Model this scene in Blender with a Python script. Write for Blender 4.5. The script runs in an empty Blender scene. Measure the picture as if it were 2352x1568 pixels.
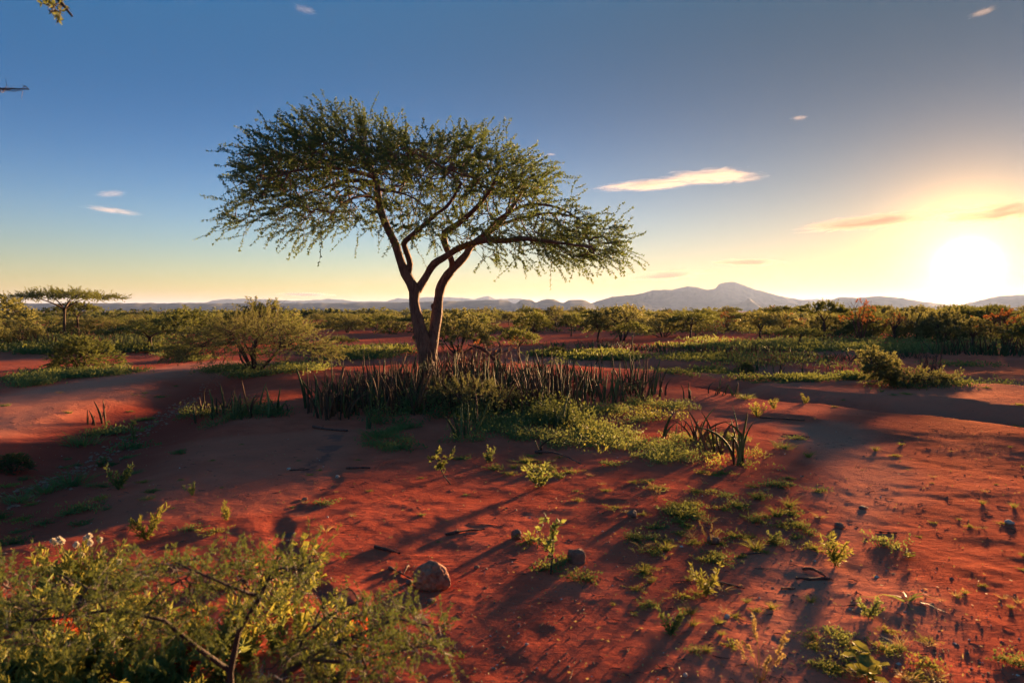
import bpy, math
import numpy as np
from math import radians, sin, cos, tan, atan, pi

SC = bpy.context.scene
COL = SC.collection
RNG = np.random.default_rng(11)

# ------------------------------------------------------------------ camera, light, exposure
EYE = np.array([0.0, 0.0, 1.7])
FPX = 1568.0                      # focal length in units of a 2352 px wide picture (24 mm on 36 mm)
PITCH = math.atan(72 / FPX)       # looking a little down
cam = bpy.data.cameras.new('camera')
cam.lens = 24.0; cam.sensor_width = 36.0
cam.clip_start = 0.05; cam.clip_end = 90000
cam.dof.use_dof = True; cam.dof.focus_distance = 15.0; cam.dof.aperture_fstop = 3.2
cam_o = bpy.data.objects.new('camera', cam); COL.objects.link(cam_o)
cam_o.location = EYE; cam_o.rotation_euler = (pi / 2 - PITCH, 0, 0)
SC.camera = cam_o

SUN_AZ = radians(33.6)            # to the right of the viewing direction
SUN_EL = radians(2.95)
SUN_DIR = np.array([sin(SUN_AZ) * cos(SUN_EL), cos(SUN_AZ) * cos(SUN_EL), sin(SUN_EL)])

SKY_TOP = 0.50; SKY_TINT = (0.33, 0.385, 0.55); SKY_HIGH = (0.024, 0.155, 0.36)   # high sky, above and behind the view, stays as at the top of the photo
# (sharpness towards the sun, height of the band above the horizon or None, colour)
GLOW = ((7000.0, None, (60.0, 42.0, 20.0)), (560.0, None, (4.0, 2.0, 0.45)), (160.0, None, (0.75, 0.32, 0.04)), (40.0, 0.06, (1.0, 0.36, 0.03)), (6.0, 0.13, (0.76, 0.36, 0.18)), (0.0, 0.075, (0.31, 0.15, 0.13)))
world = bpy.data.worlds.new('World'); SC.world = world; world.use_nodes = True
nt = world.node_tree; nt.nodes.clear()
def N(tree, typ, **kw):
    n = tree.nodes.new(typ)
    for k, v in kw.items():
        if k in n.inputs.keys() and not hasattr(n, k): n.inputs[k].default_value = v
        else: setattr(n, k, v)
    return n
sky = N(nt, 'ShaderNodeTexSky', sky_type='NISHITA', sun_disc=False)
sky.sun_elevation = SUN_EL; sky.sun_rotation = SUN_AZ
sky.altitude = 900; sky.air_density = 1.25; sky.dust_density = 0.0; sky.ozone_density = 3.0
hsv = N(nt, 'ShaderNodeHueSaturation'); hsv.inputs['Saturation'].default_value = 1.28; hsv.inputs['Value'].default_value = 1.0
nt.links.new(sky.outputs[0], hsv.inputs['Color'])
# the sun's aureole, part of the sky itself
tc = N(nt, 'ShaderNodeTexCoord')
dot = N(nt, 'ShaderNodeVectorMath', operation='DOT_PRODUCT'); dot.inputs[1].default_value = SUN_DIR
nt.links.new(tc.outputs['Generated'], dot.inputs[0])
def power_glow(expo, colr):
    a = N(nt, 'ShaderNodeMath', operation='MAXIMUM'); a.inputs[1].default_value = 0.0
    nt.links.new(dot.outputs['Value'], a.inputs[0])
    p = N(nt, 'ShaderNodeMath', operation='POWER'); p.inputs[1].default_value = expo
    nt.links.new(a.outputs[0], p.inputs[0])
    m = N(nt, 'ShaderNodeVectorMath', operation='SCALE'); m.inputs[0].default_value = colr
    nt.links.new(p.outputs[0], m.inputs['Scale'])
    return m
sep = N(nt, 'ShaderNodeSeparateXYZ'); nt.links.new(tc.outputs['Generated'], sep.inputs[0])
def wm(op, a, b=None, clamp=False):
    m = N(nt, 'ShaderNodeMath', operation=op); m.use_clamp = clamp
    for i, v in enumerate((a, b)):
        if v is None: continue
        if isinstance(v, (int, float)): m.inputs[i].default_value = v
        else: nt.links.new(v, m.inputs[i])
    return m.outputs[0]
zz = wm('MAXIMUM', sep.outputs[2], 0.0)
# the sky deepens away from the horizon
mr = N(nt, 'ShaderNodeMapRange'); mr.interpolation_type = 'SMOOTHSTEP'; nt.links.new(zz, mr.inputs[0])
mr.inputs[1].default_value = 0.0; mr.inputs[2].default_value = 0.42; mr.inputs[3].default_value = 0.80; mr.inputs[4].default_value = SKY_TOP
tint = N(nt, 'ShaderNodeVectorMath', operation='MULTIPLY'); tint.inputs[1].default_value = SKY_TINT
nt.links.new(hsv.outputs[0], tint.inputs[0])
dk = N(nt, 'ShaderNodeVectorMath', operation='SCALE'); nt.links.new(tint.outputs[0], dk.inputs[0]); nt.links.new(mr.outputs[0], dk.inputs['Scale'])
acc_in = dk.outputs[0]
hi = N(nt, 'ShaderNodeMapRange'); hi.interpolation_type = 'SMOOTHSTEP'; nt.links.new(zz, hi.inputs[0]); hi.inputs[1].default_value = 0.08; hi.inputs[2].default_value = 0.42
hm = N(nt, 'ShaderNodeMix'); hm.data_type = 'RGBA'; nt.links.new(hi.outputs[0], hm.inputs[0]); nt.links.new(acc_in, hm.inputs[6]); hm.inputs[7].default_value = (*SKY_HIGH, 1)
# near the sun the blue is washed out by dust
ds = wm('MAXIMUM', dot.outputs['Value'], 0.0)
pw = wm('POWER', ds, 5.0)
wv = N(nt, 'ShaderNodeVectorMath', operation='MULTIPLY_ADD'); cmb = N(nt, 'ShaderNodeCombineXYZ')
for i_ in range(3): nt.links.new(pw, cmb.inputs[i_])
nt.links.new(cmb.outputs[0], wv.inputs[0]); wv.inputs[1].default_value = (-0.36, -0.52, -0.70); wv.inputs[2].default_value = (1, 1, 1)
dk2 = N(nt, 'ShaderNodeVectorMath', operation='MULTIPLY'); nt.links.new(hm.outputs[2], dk2.inputs[0]); nt.links.new(wv.outputs[0], dk2.inputs[1])
acc = dk2.outputs[0]
for expo, fall, colr in GLOW:
    g = power_glow(expo, colr)
    if fall:
        sc_ = N(nt, 'ShaderNodeVectorMath', operation='SCALE'); nt.links.new(g.outputs[0], sc_.inputs[0])
        nt.links.new(wm('EXPONENT', wm('MULTIPLY', zz, -1.0 / fall)), sc_.inputs['Scale']); g = sc_
    ad = N(nt, 'ShaderNodeVectorMath', operation='ADD')
    nt.links.new(acc, ad.inputs[0]); nt.links.new(g.outputs[0], ad.inputs[1]); acc = ad.outputs[0]
bg = N(nt, 'ShaderNodeBackground'); bg.inputs['Strength'].default_value = 0.05
nt.links.new(acc, bg.inputs[0])
wo = N(nt, 'ShaderNodeOutputWorld'); nt.links.new(bg.outputs[0], wo.inputs[0])

sun = bpy.data.lights.new('sun', 'SUN'); sun.energy = 2.0; sun.angle = radians(5.0); sun.color = (1.0, 0.57, 0.25)
sun_o = bpy.data.objects.new('sun', sun); COL.objects.link(sun_o)
sun_o.rotation_euler = (pi / 2 - SUN_EL, 0, pi - SUN_AZ)   # lamp shines along -SUN_DIR

SC.view_settings.view_transform = 'Standard'; SC.view_settings.look = 'None'
SC.view_settings.gamma = 1.0; SC.view_settings.use_curve_mapping = False
SC.view_settings.exposure = 4.3
SC.render.engine = 'CYCLES'
cy = SC.cycles
cy.use_denoising = True
cy.max_bounces = 6; cy.diffuse_bounces = 4; cy.glossy_bounces = 2; cy.transmission_bounces = 3
cy.volume_bounces = 1; cy.transparent_max_bounces = 12
cy.volume_step_rate = 1.0; cy.volume_max_steps = 64
cy.sample_clamp_indirect = 6.0

# ------------------------------------------------------------------ picture <-> place
CP, SP = cos(PITCH), sin(PITCH)
def ray(vx, vy):
    u = (np.asarray(vx, float) - 1176) / FPX; v = (784 - np.asarray(vy, float)) / FPX
    return np.stack(np.broadcast_arrays(u, CP + v * SP, -SP + v * CP), -1)
def P(vx, vy, Y):
    """point in the place at distance Y ahead that is seen at (vx, vy)"""
    d = ray(vx, vy)
    return EYE + d * (np.asarray(Y, float) / d[..., 1])[..., None]

# ------------------------------------------------------------------ noise (vectorised)
def _hash(ix, iy, iz, seed):
    h = (ix.astype(np.int64) * 374761393 + iy.astype(np.int64) * 668265263 + iz.astype(np.int64) * 2147483647 + seed * 974634777)
    h = (h ^ (h >> 13)) * 1274126177
    h = h ^ (h >> 16)
    return (h & 0xFFFFFF) / float(0xFFFFFF)
def vnoise(x, y, z=0.0, seed=0):
    x, y, z = np.broadcast_arrays(np.asarray(x, float), np.asarray(y, float), np.asarray(z, float))
    ix, iy, iz = np.floor(x), np.floor(y), np.floor(z)
    fx, fy, fz = x - ix, y - iy, z - iz
    fx, fy, fz = [f * f * f * (f * (f * 6 - 15) + 10) for f in (fx, fy, fz)]
    r = 0
    for dx in (0, 1):
        for dy in (0, 1):
            for dz in (0, 1):
                w = (fx if dx else 1 - fx) * (fy if dy else 1 - fy) * (fz if dz else 1 - fz)
                r = r + w * _hash(ix + dx, iy + dy, iz + dz, seed)
    return r * 2 - 1
def fbm(x, y, z=0.0, seed=0, octaves=4):
    s, a, f = 0.0, 1.0, 1.0
    for o in range(octaves):
        s = s + a * vnoise(x * f + o * 17.3, y * f - o * 9.1, np.asarray(z) * f, seed + o); a *= 0.5; f *= 2.03
    return s
def ss(e0, e1, x):
    t = np.clip((x - e0) / (e1 - e0), 0, 1); return t * t * (3 - 2 * t)

def poly_dist(px, py, line):
    """distance to a polyline, signed side, and position 0..1 along it"""
    line = np.asarray(line, float); best = np.full(np.shape(px), 1e9); side = np.zeros(np.shape(px)); tt = np.zeros(np.shape(px))
    n = len(line) - 1
    for i in range(n):
        a, b = line[i], line[i + 1]; ab = b - a; L2 = ab @ ab
        t = np.clip(((px - a[0]) * ab[0] + (py - a[1]) * ab[1]) / L2, 0, 1)
        dx, dy = px - (a[0] + t * ab[0]), py - (a[1] + t * ab[1])
        d = np.hypot(dx, dy); m = d < best
        best = np.where(m, d, best); side = np.where(m, np.sign(ab[0] * dy - ab[1] * dx), side); tt = np.where(m, (i + t) / n, tt)
    return best, side, tt
def G0(vx, vy):
    d = ray(vx, vy); t = -EYE[2] / d[..., 2]; return (EYE + d * t[..., None])[..., :2]
def gline(pts): return G0([p[0] for p in pts], [p[1] for p in pts])

# ------------------------------------------------------------------ ground relief
CHANNEL = gline([(1560, 878), (1640, 893), (1720, 908), (1800, 918), (1950, 932), (2100, 949), (2220, 968), (2352, 985), (2600, 1020)])
CHANNEL2 = gline([(1230, 832), (1400, 842), (1560, 850), (1720, 858), (1900, 868), (2100, 880), (2352, 893), (2700, 905)])
TRACK_EDGE = gline([(476, 853), (420, 868), (330, 893), (230, 920), (120, 955), (0, 990), (-200, 1050)])
GULLY = gline([(500, 852), (470, 880), (400, 920), (330, 958), (240, 1005), (130, 1060), (0, 1120), (-200, 1210)])
TRACK = gline([(560, 835), (440, 850), (330, 872), (180, 905), (0, 945), (-200, 990)])
RILL = gline([(775, 985), (760, 1020), (735, 1070), (715, 1120), (690, 1170), (665, 1230), (690, 1300), (760, 1350), (860, 1385)])
SANDPATH = gline([(1880, 985), (1960, 1030), (2000, 1090), (1990, 1170), (1900, 1300), (1820, 1420), (1760, 1560), (1700, 1700)])
BEDLINE = gline([(1640, 960), (1760, 952), (1850, 962), (1930, 985), (1985, 1010)])
TRUNK_XY = P(985, 860, 18.4)[:2]
def height(x, y):
    x = np.asarray(x, float); y = np.asarray(y, float); r = np.hypot(x, y)
    h = 0.035 * fbm(x * 0.22, y * 0.22, seed=3, octaves=3) * ss(1.5, 6, r)
    h = h + 0.006 * fbm(x * 1.7, y * 1.7, seed=8, octaves=3) * (1 - ss(15, 50, r))
    if np.min(r) < 14: h = h + 0.0036 * fbm(x * 6.3, y * 6.3, seed=12, octaves=3) * (1 - ss(6, 14, r)) + 0.004 * np.maximum(fbm(x * 2.9, y * 2.9, seed=14, octaves=4) - .25, 0) * (1 - ss(8, 20, r))
    h = h + 0.30 * fbm(x * 0.03, y * 0.03, seed=5, octaves=2) * ss(30, 120, r)
    h = h - 6.5 * ss(90, 800, r)          # the plain sinks away beyond the first scrub
    near = r < 120
    if not np.any(near): return h
    jx = x + 0.22 * fbm(x * 0.9, y * 0.9, seed=21, octaves=3); jy = y + 0.22 * fbm(x * 0.9, y * 0.9, seed=22, octaves=3)
    # right wash: a sharp near lip, a flat bed and a sloping far bank
    d, s, t = poly_dist(jx, jy, CHANNEL); amp = ss(0.02, 0.25, t)
    sd = d * s                                                  # positive beyond
    prof = np.where(sd < 0, 1 - ss(0.0, 0.16, -sd), 1 - ss(0.5, 1.5, sd))
    h = h - amp * 0.26 * prof
    h = h + amp * 0.10 * ss(0.4, 1.6, sd) * (1 - ss(6, 14, d))
    h = h + amp * 0.06 * (sd < 0) * ss(0.16, 0.5, d) * (1 - ss(1.0, 3.0, d))
    d, s, t = poly_dist(jx, jy, CHANNEL2); sd = d * s
    h = h - 0.16 * ss(0.05, .2, t) * np.where(sd < 0, 1 - ss(0.0, 0.35, -sd), 1 - ss(0.5, 3.0, sd))
    # left track with its cut bank and the gully below
    d, s, t = poly_dist(jx, jy, GULLY)
    h = h - 0.20 * (1 - ss(0.1, 1.7, d)) * ss(0.0, 0.2, t)
    d2, s2, t2 = poly_dist(jx, jy, TRACK)
    h = h + 0.02 * (1 - ss(0.6, 1.6, d2))
    d, s, t = poly_dist(jx, jy, RILL)
    h = h - 0.012 * (1 - ss(0.02, 0.17, d)) * ss(0, .1, t) * (1 - ss(.9, 1, t))
    d, s, t = poly_dist(jx, jy, SANDPATH)
    h = h - 0.020 * (1 - ss(0.1, 0.5, d))
    d, s, t = poly_dist(jx, jy, BEDLINE)
    h = h + 0.03 * ss(0.0, 0.06, d * s) * (1 - ss(.2, 1.2, d)) * ss(0, .2, t) * (1 - ss(.8, 1, t))
    # mound under the big tree and its thicket
    q = np.hypot((x - TRUNK_XY[0] - 1.2) / 5.6, (y - TRUNK_XY[1] + 1.0) / 3.6)
    h = h + 0.22 * (1 - ss(0.3, 1.2, q))
    return h
def G(vx, vy, it=6):
    """place on the real ground seen at (vx, vy)"""
    d = ray(vx, vy); z = 0.0
    for _ in range(it):
        t = (z - EYE[2]) / d[..., 2]; p = EYE + d * t[..., None]; z = height(p[..., 0], p[..., 1])
    p[..., 2] = z
    return p

# ------------------------------------------------------------------ mesh helpers
def mesh_np(name, verts, quads, mat=None, smooth=True, tris=None):
    verts = np.asarray(verts, np.float32).reshape(-1, 3)
    me = bpy.data.meshes.new(name)
    quads = np.zeros((0, 4), np.int32) if quads is None else np.asarray(quads, np.int32).reshape(-1, 4)
    tris = np.zeros((0, 3), np.int32) if tris is None else np.asarray(tris, np.int32).reshape(-1, 3)
    nq, ntr = len(quads), len(tris)
    me.vertices.add(len(verts)); me.vertices.foreach_set('co', verts.ravel())
    me.loops.add(nq * 4 + ntr * 3); me.loops.foreach_set('vertex_index', np.concatenate([quads.ravel(), tris.ravel()]))
    me.polygons.add(nq + ntr)
    me.polygons.foreach_set('loop_start', np.concatenate([np.arange(nq) * 4, nq * 4 + np.arange(ntr) * 3]).astype(np.int32))
    me.polygons.foreach_set('use_smooth', np.full(nq + ntr, bool(smooth)))
    if mat is not None: me.materials.append(mat)
    me.update(calc_edges=True)
    return me
def link(name, me, parent=None, loc=None, rotz=None):
    o = bpy.data.objects.new(name, me); COL.objects.link(o)
    if parent is not None: o.parent = parent
    if loc is not None: o.location = loc
    if rotz is not None: o.rotation_euler = (0, 0, rotz)
    return o
def tag(o, label=None, cat=None, group=None, kind=None):
    if label: o['label'] = label
    if cat: o['category'] = cat
    if group: o['group'] = group
    if kind: o['kind'] = kind
    return o
def thing(name, label, cat, loc=(0, 0, 0), group=None, rotz=0.0):
    o = link(name, None, loc=[float(v) for v in loc], rotz=rotz)
    return tag(o, label, cat, group)
class Geo:
    """collects quads and triangles"""
    def __init__(s): s.v = []; s.q = []; s.t = []; s.n = 0
    def add(s, v, q=None, t=None):
        v = np.asarray(v, float).reshape(-1, 3)
        if len(v) == 0: return s
        s.v.append(v)
        if q is not None and len(q): s.q.append(np.asarray(q).reshape(-1, 4) + s.n)
        if t is not None and len(t): s.t.append(np.asarray(t).reshape(-1, 3) + s.n)
        s.n += len(v); return s
    def mesh(s, name, mat, smooth=True, shift=None):
        v = np.concatenate(s.v)
        if shift is not None: v = v - np.asarray(shift)
        return mesh_np(name, v, np.concatenate(s.q) if s.q else None, mat, smooth, np.concatenate(s.t) if s.t else None)

def grid_faces(nr, nc, close=False, flip=False):
    r = np.arange(nr - 1)[:, None]; c = np.arange(nc if close else nc - 1)[None, :]; c2 = (c + 1) % nc
    a = r * nc + c; b = r * nc + c2; d = (r + 1) * nc + c; e = (r + 1) * nc + c2
    q = np.stack([a, b, e, d], -1).reshape(-1, 4)
    return q[:, ::-1] if flip else q

def tubes(paths, radii, sides=5, cap=True):
    """(N,K,3) paths and (N,K) radii -> verts, quads"""
    paths = np.asarray(paths, float); radii = np.asarray(radii, float)
    n, k = paths.shape[:2]
    tg = np.gradient(paths, axis=1); tg /= np.linalg.norm(tg, axis=2, keepdims=True) + 1e-9
    mean = tg.mean(1); ref = np.where(np.abs(mean[:, 2:3]) > 0.75, [[1.0, 0.13, 0]], [[0, 0.11, 1.0]])[:, None, :]
    a = np.cross(tg, np.broadcast_to(ref, tg.shape)); a /= np.linalg.norm(a, axis=2, keepdims=True) + 1e-9
    b = np.cross(tg, a)
    th = np.arange(sides) * 2 * pi / sides
    v = paths[:, :, None] + radii[:, :, None, None] * (a[:, :, None] * np.cos(th)[None, None, :, None] + b[:, :, None] * np.sin(th)[None, None, :, None])
    q1 = grid_faces(k, sides, close=True, flip=True)
    q = (q1[None] + (np.arange(n) * k * sides)[:, None, None]).reshape(-1, 4)
    return v.reshape(-1, 3), q
def resample(pts, k, vals=None):
    pts = np.asarray(pts, float); n = len(pts)
    if n < 2: raise ValueError
    L = np.concatenate([[0], np.cumsum(np.linalg.norm(np.diff(pts, axis=0), axis=1) + 1e-9)])
    s = np.linspace(0, L[-1], k)
    # Catmull-Rom like smoothing through hermite interpolation
    m = np.gradient(pts, L, axis=0) if n > 2 else np.repeat([(pts[1] - pts[0]) / L[1]], 2, 0)
    i = np.clip(np.searchsorted(L, s, side='right') - 1, 0, n - 2); h = (L[i + 1] - L[i])[:, None]; t = ((s - L[i])[:, None] / h)
    o = (2 * t**3 - 3 * t**2 + 1) * pts[i] + (t**3 - 2 * t**2 + t) * h * m[i] + (-2 * t**3 + 3 * t**2) * pts[i + 1] + (t**3 - t**2) * h * m[i + 1]
    if vals is None: return o
    return o, np.interp(s, L, vals)
def unit(v): return v / (np.linalg.norm(v, axis=-1, keepdims=True) + 1e-9)
def leaves(c, d, length, width, rng, twist=None):
    """rhombic leaves starting at c, growing along d"""
    c = np.asarray(c, float).reshape(-1, 3); d = unit(np.asarray(d, float).reshape(-1, 3)); n = len(c)
    r = unit(np.cross(d, rng.normal(size=(n, 3)) if twist is None else twist))
    length = np.broadcast_to(length, n)[:, None]; width = np.broadcast_to(width, n)[:, None]
    nrm = np.cross(d, r)
    mid = c + d * length * 0.5 + nrm * length * 0.08
    v = np.stack([c, mid + r * width * 0.5, c + d * length, mid - r * width * 0.5], 1)
    return v.reshape(-1, 3), np.arange(n * 4).reshape(-1, 4)

# ------------------------------------------------------------------ material helpers
def new_mat(name):
    m = bpy.data.materials.new(name); m.use_nodes = True; t = m.node_tree; t.nodes.clear()
    return m, t
def ramp(t, fac, stops, interp='LINEAR'):
    r = t.nodes.new('ShaderNodeValToRGB'); r.color_ramp.interpolation = interp
    e = r.color_ramp.elements
    while len(e) < len(stops): e.new(0.5)
    for i, (p, c) in enumerate(stops): e[i].position = p; e[i].color = (*c, 1)
    t.links.new(fac, r.inputs[0]); return r
def noise(t, scale, detail=4, rough=0.55, vec=None, dist=0.0):
    n = t.nodes.new('ShaderNodeTexNoise'); n.inputs['Scale'].default_value = scale; n.inputs['Detail'].default_value = detail
    n.inputs['Roughness'].default_value = rough; n.inputs['Distortion'].default_value = dist
    if vec is not None: t.links.new(vec, n.inputs['Vector'])
    return n
def mixc(t, fac, a, b, mode='MIX'):
    m = t.nodes.new('ShaderNodeMix'); m.data_type = 'RGBA'; m.blend_type = mode
    for sock, val in ((m.inputs[0], fac), (m.inputs[6], a), (m.inputs[7], b)):
        if isinstance(val, (int, float)): sock.default_value = val
        elif isinstance(val, tuple): sock.default_value = (*val, 1)
        else: t.links.new(val, sock)
    return m.outputs[2]
def math_(t, op, a, b=0.0, clamp=False):
    m = t.nodes.new('ShaderNodeMath'); m.operation = op; m.use_clamp = clamp
    for sock, val in ((m.inputs[0], a), (m.inputs[1], b)):
        if isinstance(val, (int, float)): sock.default_value = val
        else: t.links.new(val, sock)
    return m.outputs[0]

def leaf_mat(name, c1, c2, trans, tw=0.45, scale=3.0, rnd=0.35, rough=0.55, spec=0.12):
    """foliage: reflecting on both sides and letting light through"""
    m, t = new_mat(name)
    tc = t.nodes.new('ShaderNodeTexCoord'); oi = t.nodes.new('ShaderNodeObjectInfo')
    n = noise(t, scale, 2, vec=tc.outputs['Object']); n2 = noise(t, scale * 9, 1, vec=tc.outputs['Object'])
    f = math_(t, 'ADD', n.outputs[0], math_(t, 'MULTIPLY', math_(t, 'SUBTRACT', n2.outputs[0], 0.5), 0.8))
    f = math_(t, 'ADD', f, math_(t, 'MULTIPLY', math_(t, 'SUBTRACT', oi.outputs['Random'], 0.5), rnd))
    r = ramp(t, f, [(0.3, c1), (0.72, c2)])
    p = t.nodes.new('ShaderNodeBsdfPrincipled'); p.inputs['Roughness'].default_value = rough; p.inputs['Specular IOR Level'].default_value = spec
    t.links.new(r.outputs[0], p.inputs['Base Color'])
    tr = t.nodes.new('ShaderNodeBsdfTranslucent')
    t.links.new(mixc(t, 0.75, r.outputs[0], trans), tr.inputs[0])
    mx = t.nodes.new('ShaderNodeMixShader'); mx.inputs[0].default_value = tw
    t.links.new(p.outputs[0], mx.inputs[1]); t.links.new(tr.outputs[0], mx.inputs[2])
    o = t.nodes.new('ShaderNodeOutputMaterial'); t.links.new(mx.outputs[0], o.inputs[0])
    return m
def bark_mat(name, c1, c2, scale=6.0, bump=0.6, stretch=0.25):
    m, t = new_mat(name)
    tc = t.nodes.new('ShaderNodeTexCoord'); mp = t.nodes.new('ShaderNodeMapping'); mp.inputs['Scale'].default_value = (1, 1, stretch)
    t.links.new(tc.outputs['Object'], mp.inputs[0])
    n = noise(t, scale * 3, 6, 0.65, mp.outputs[0], 0.6); n2 = noise(t, scale * 0.3, 3, vec=tc.outputs['Object'])
    f = math_(t, 'ADD', math_(t, 'MULTIPLY', n.outputs[0], 0.7), math_(t, 'MULTIPLY', n2.outputs[0], 0.35))
    r = ramp(t, f, [(0.38, c1), (0.66, c2)])
    p = t.nodes.new('ShaderNodeBsdfPrincipled'); p.inputs['Roughness'].default_value = 0.85
    t.links.new(r.outputs[0], p.inputs['Base Color'])
    b = t.nodes.new('ShaderNodeBump'); b.inputs['Strength'].default_value = bump; b.inputs['Distance'].default_value = 0.05
    t.links.new(n.outputs[0], b.inputs['Height']); t.links.new(b.outputs[0], p.inputs['Normal'])
    o = t.nodes.new('ShaderNodeOutputMaterial'); t.links.new(p.outputs[0], o.inputs[0])
    return m

# ================================================================== GROUND
def soil_material():
    m, t = new_mat('red_soil')
    geo = t.nodes.new('ShaderNodeNewGeometry'); pos = geo.outputs['Position']
    at_ = lambda nme: (lambda a: (setattr(a, 'attribute_name', nme), a.outputs['Fac'])[1])(t.nodes.new('ShaderNodeAttribute'))
    big = noise(t, 0.35, 5, 0.6, pos); mid = noise(t, 2.2, 6, 0.65, pos, 0.4); fine = noise(t, 24, 6, 0.7, pos); grit = noise(t, 130, 3, 0.8, pos)
    c = ramp(t, big.outputs[0], [(0.30, (0.46, 0.082, 0.044)), (0.55, (0.58, 0.116, 0.064)), (0.75, (0.62, 0.165, 0.100))]).outputs[0]
    c = mixc(t, math_(t, 'MULTIPLY', ramp(t, mid.outputs[0], [(0.42, (0, 0, 0)), (0.68, (1, 1, 1))]).outputs[0], 0.5), c, (0.30, 0.050, 0.030))
    c = mixc(t, math_(t, 'MULTIPLY', ramp(t, fine.outputs[0], [(0.50, (0, 0, 0)), (0.75, (1, 1, 1))]).outputs[0], 0.35), c, (0.50, 0.17, 0.10))
    vs = t.nodes.new('ShaderNodeTexVoronoi'); vs.inputs['Scale'].default_value = 42; t.links.new(pos, vs.inputs['Vector'])
    c = mixc(t, math_(t, 'MULTIPLY', ramp(t, vs.outputs['Distance'], [(0.0, (1, 1, 1)), (0.16, (0, 0, 0))]).outputs[0], ramp(t, mid.outputs[0], [(0.45, (0, 0, 0)), (0.62, (1, 1, 1))]).outputs[0]), c, (0.55, 0.27, 0.19))
    # pale washed sand along paths and tracks, grey silt in the rill, litter under the thicket
    c = mixc(t, math_(t, 'MULTIPLY', at_('sand'), 0.75), c, mixc(t, mid.outputs[0], (0.58, 0.19, 0.11), (0.68, 0.30, 0.19)))
    c = mixc(t, at_('silt'), c, (0.22, 0.085, 0.065))
    c = mixc(t, at_('olive'), c, mixc(t, big.outputs[0], (0.075, 0.070, 0.028), (0.16, 0.085, 0.045)))
    c = mixc(t, at_('bank_shade'), c, (0.32, 0.050, 0.030))  # shade of the gully and wash banks, painted in as darker red
    p = t.nodes.new('ShaderNodeBsdfDiffuse'); p.inputs['Roughness'].default_value = 0.0
    t.links.new(c, p.inputs['Color'])
    gl = t.nodes.new('ShaderNodeBsdfGlossy'); gl.inputs['Roughness'].default_value = 0.62; gl.inputs['Color'].default_value = (0.55, 0.30, 0.20, 1)
    fr = t.nodes.new('ShaderNodeFresnel'); fr.inputs['IOR'].default_value = 1.18
    mx = t.nodes.new('ShaderNodeMixShader'); t.links.new(math_(t, 'MULTIPLY', fr.outputs[0], 0.10), mx.inputs[0]); t.links.new(p.outputs[0], mx.inputs[1]); t.links.new(gl.outputs[0], mx.inputs[2])
    mp = t.nodes.new('ShaderNodeMapping'); mp.inputs['Scale'].default_value = (1, 2.6, 1); mp.inputs['Rotation'].default_value = (0, 0, 0.35)
    t.links.new(pos, mp.inputs[0]); rip = noise(t, 7, 3, 0.5, mp.outputs[0], 0.8)
    hgt = math_(t, 'ADD', math_(t, 'MULTIPLY', fine.outputs[0], 0.55), math_(t, 'MULTIPLY', grit.outputs[0], 0.22))
    hgt = math_(t, 'ADD', hgt, math_(t, 'MULTIPLY', rip.outputs[0], 0.9))
    clod = noise(t, 3.2, 8, 0.72, pos, 0.2); vc = t.nodes.new('ShaderNodeTexVoronoi'); vc.inputs['Scale'].default_value = 16; vc.inputs['Randomness'].default_value = 1.0; t.links.new(pos, vc.inputs['Vector'])
    hgt = math_(t, 'ADD', hgt, math_(t, 'MULTIPLY', clod.outputs[0], 1.5))
    hgt = math_(t, 'ADD', hgt, math_(t, 'MULTIPLY', ramp(t, vc.outputs['Distance'], [(0.0, (1, 1, 1)), (0.22, (0, 0, 0))]).outputs[0], ramp(t, clod.outputs[0], [(0.5, (0, 0, 0)), (0.62, (.35, .35, .35))]).outputs[0]))
    b = t.nodes.new('ShaderNodeBump'); b.inputs['Strength'].default_value = 0.75; b.inputs['Distance'].default_value = 0.034
    t.links.new(hgt, b.inputs['Height']); t.links.new(b.outputs[0], p.inputs['Normal']); t.links.new(b.outputs[0], gl.inputs['Normal'])
    o = t.nodes.new('ShaderNodeOutputMaterial'); t.links.new(mx.outputs[0], o.inputs[0])
    return m
M_SOIL = soil_material()

front = np.linspace(-radians(47), radians(47), 640)
rest = np.linspace(radians(47), 2 * pi - radians(47), 60)[1:-1]
ANG = np.concatenate([front, rest])
R = np.concatenate([np.geomspace(0.25, 1.9, 14)[:-1], np.geomspace(1.9, 70, 560)[:-1], np.geomspace(70, 34000, 90)])
gx = R[:, None] * np.sin(ANG)[None]; gy = R[:, None] * np.cos(ANG)[None]
gz = height(gx, gy)
far_w = ss(300, 1500, R)[:, None]; gz = gz * (1 - far_w) - 6.5 * far_w
gv = np.stack([gx, gy, gz], -1).reshape(-1, 3); nA = len(ANG)
me = mesh_np('ground', np.concatenate([gv, [[0, 0, float(height(0.0, 0.0))]]]), grid_faces(len(R), nA, close=True), M_SOIL, True,
             tris=np.stack([np.full(nA, len(gv)), (np.arange(nA) + 1) % nA, np.arange(nA)], 1))
def gattr(name, arr):
    a = me.attributes.new(name, 'FLOAT', 'POINT'); a.data.foreach_set('value', np.concatenate([np.asarray(arr, np.float32).ravel(), [0]]))
x, y = gx, gy; rr = np.hypot(x, y)
wob = 0.35 * fbm(x * 0.8, y * 0.8, seed=31, octaves=3)
dT = poly_dist(x, y, TRACK)[0]; dS = poly_dist(x, y, SANDPATH)[0]; dC = poly_dist(x, y, CHANNEL); dC2 = poly_dist(x, y, CHANNEL2); dR = poly_dist(x, y, RILL); dG = poly_dist(x, y, GULLY)
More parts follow.
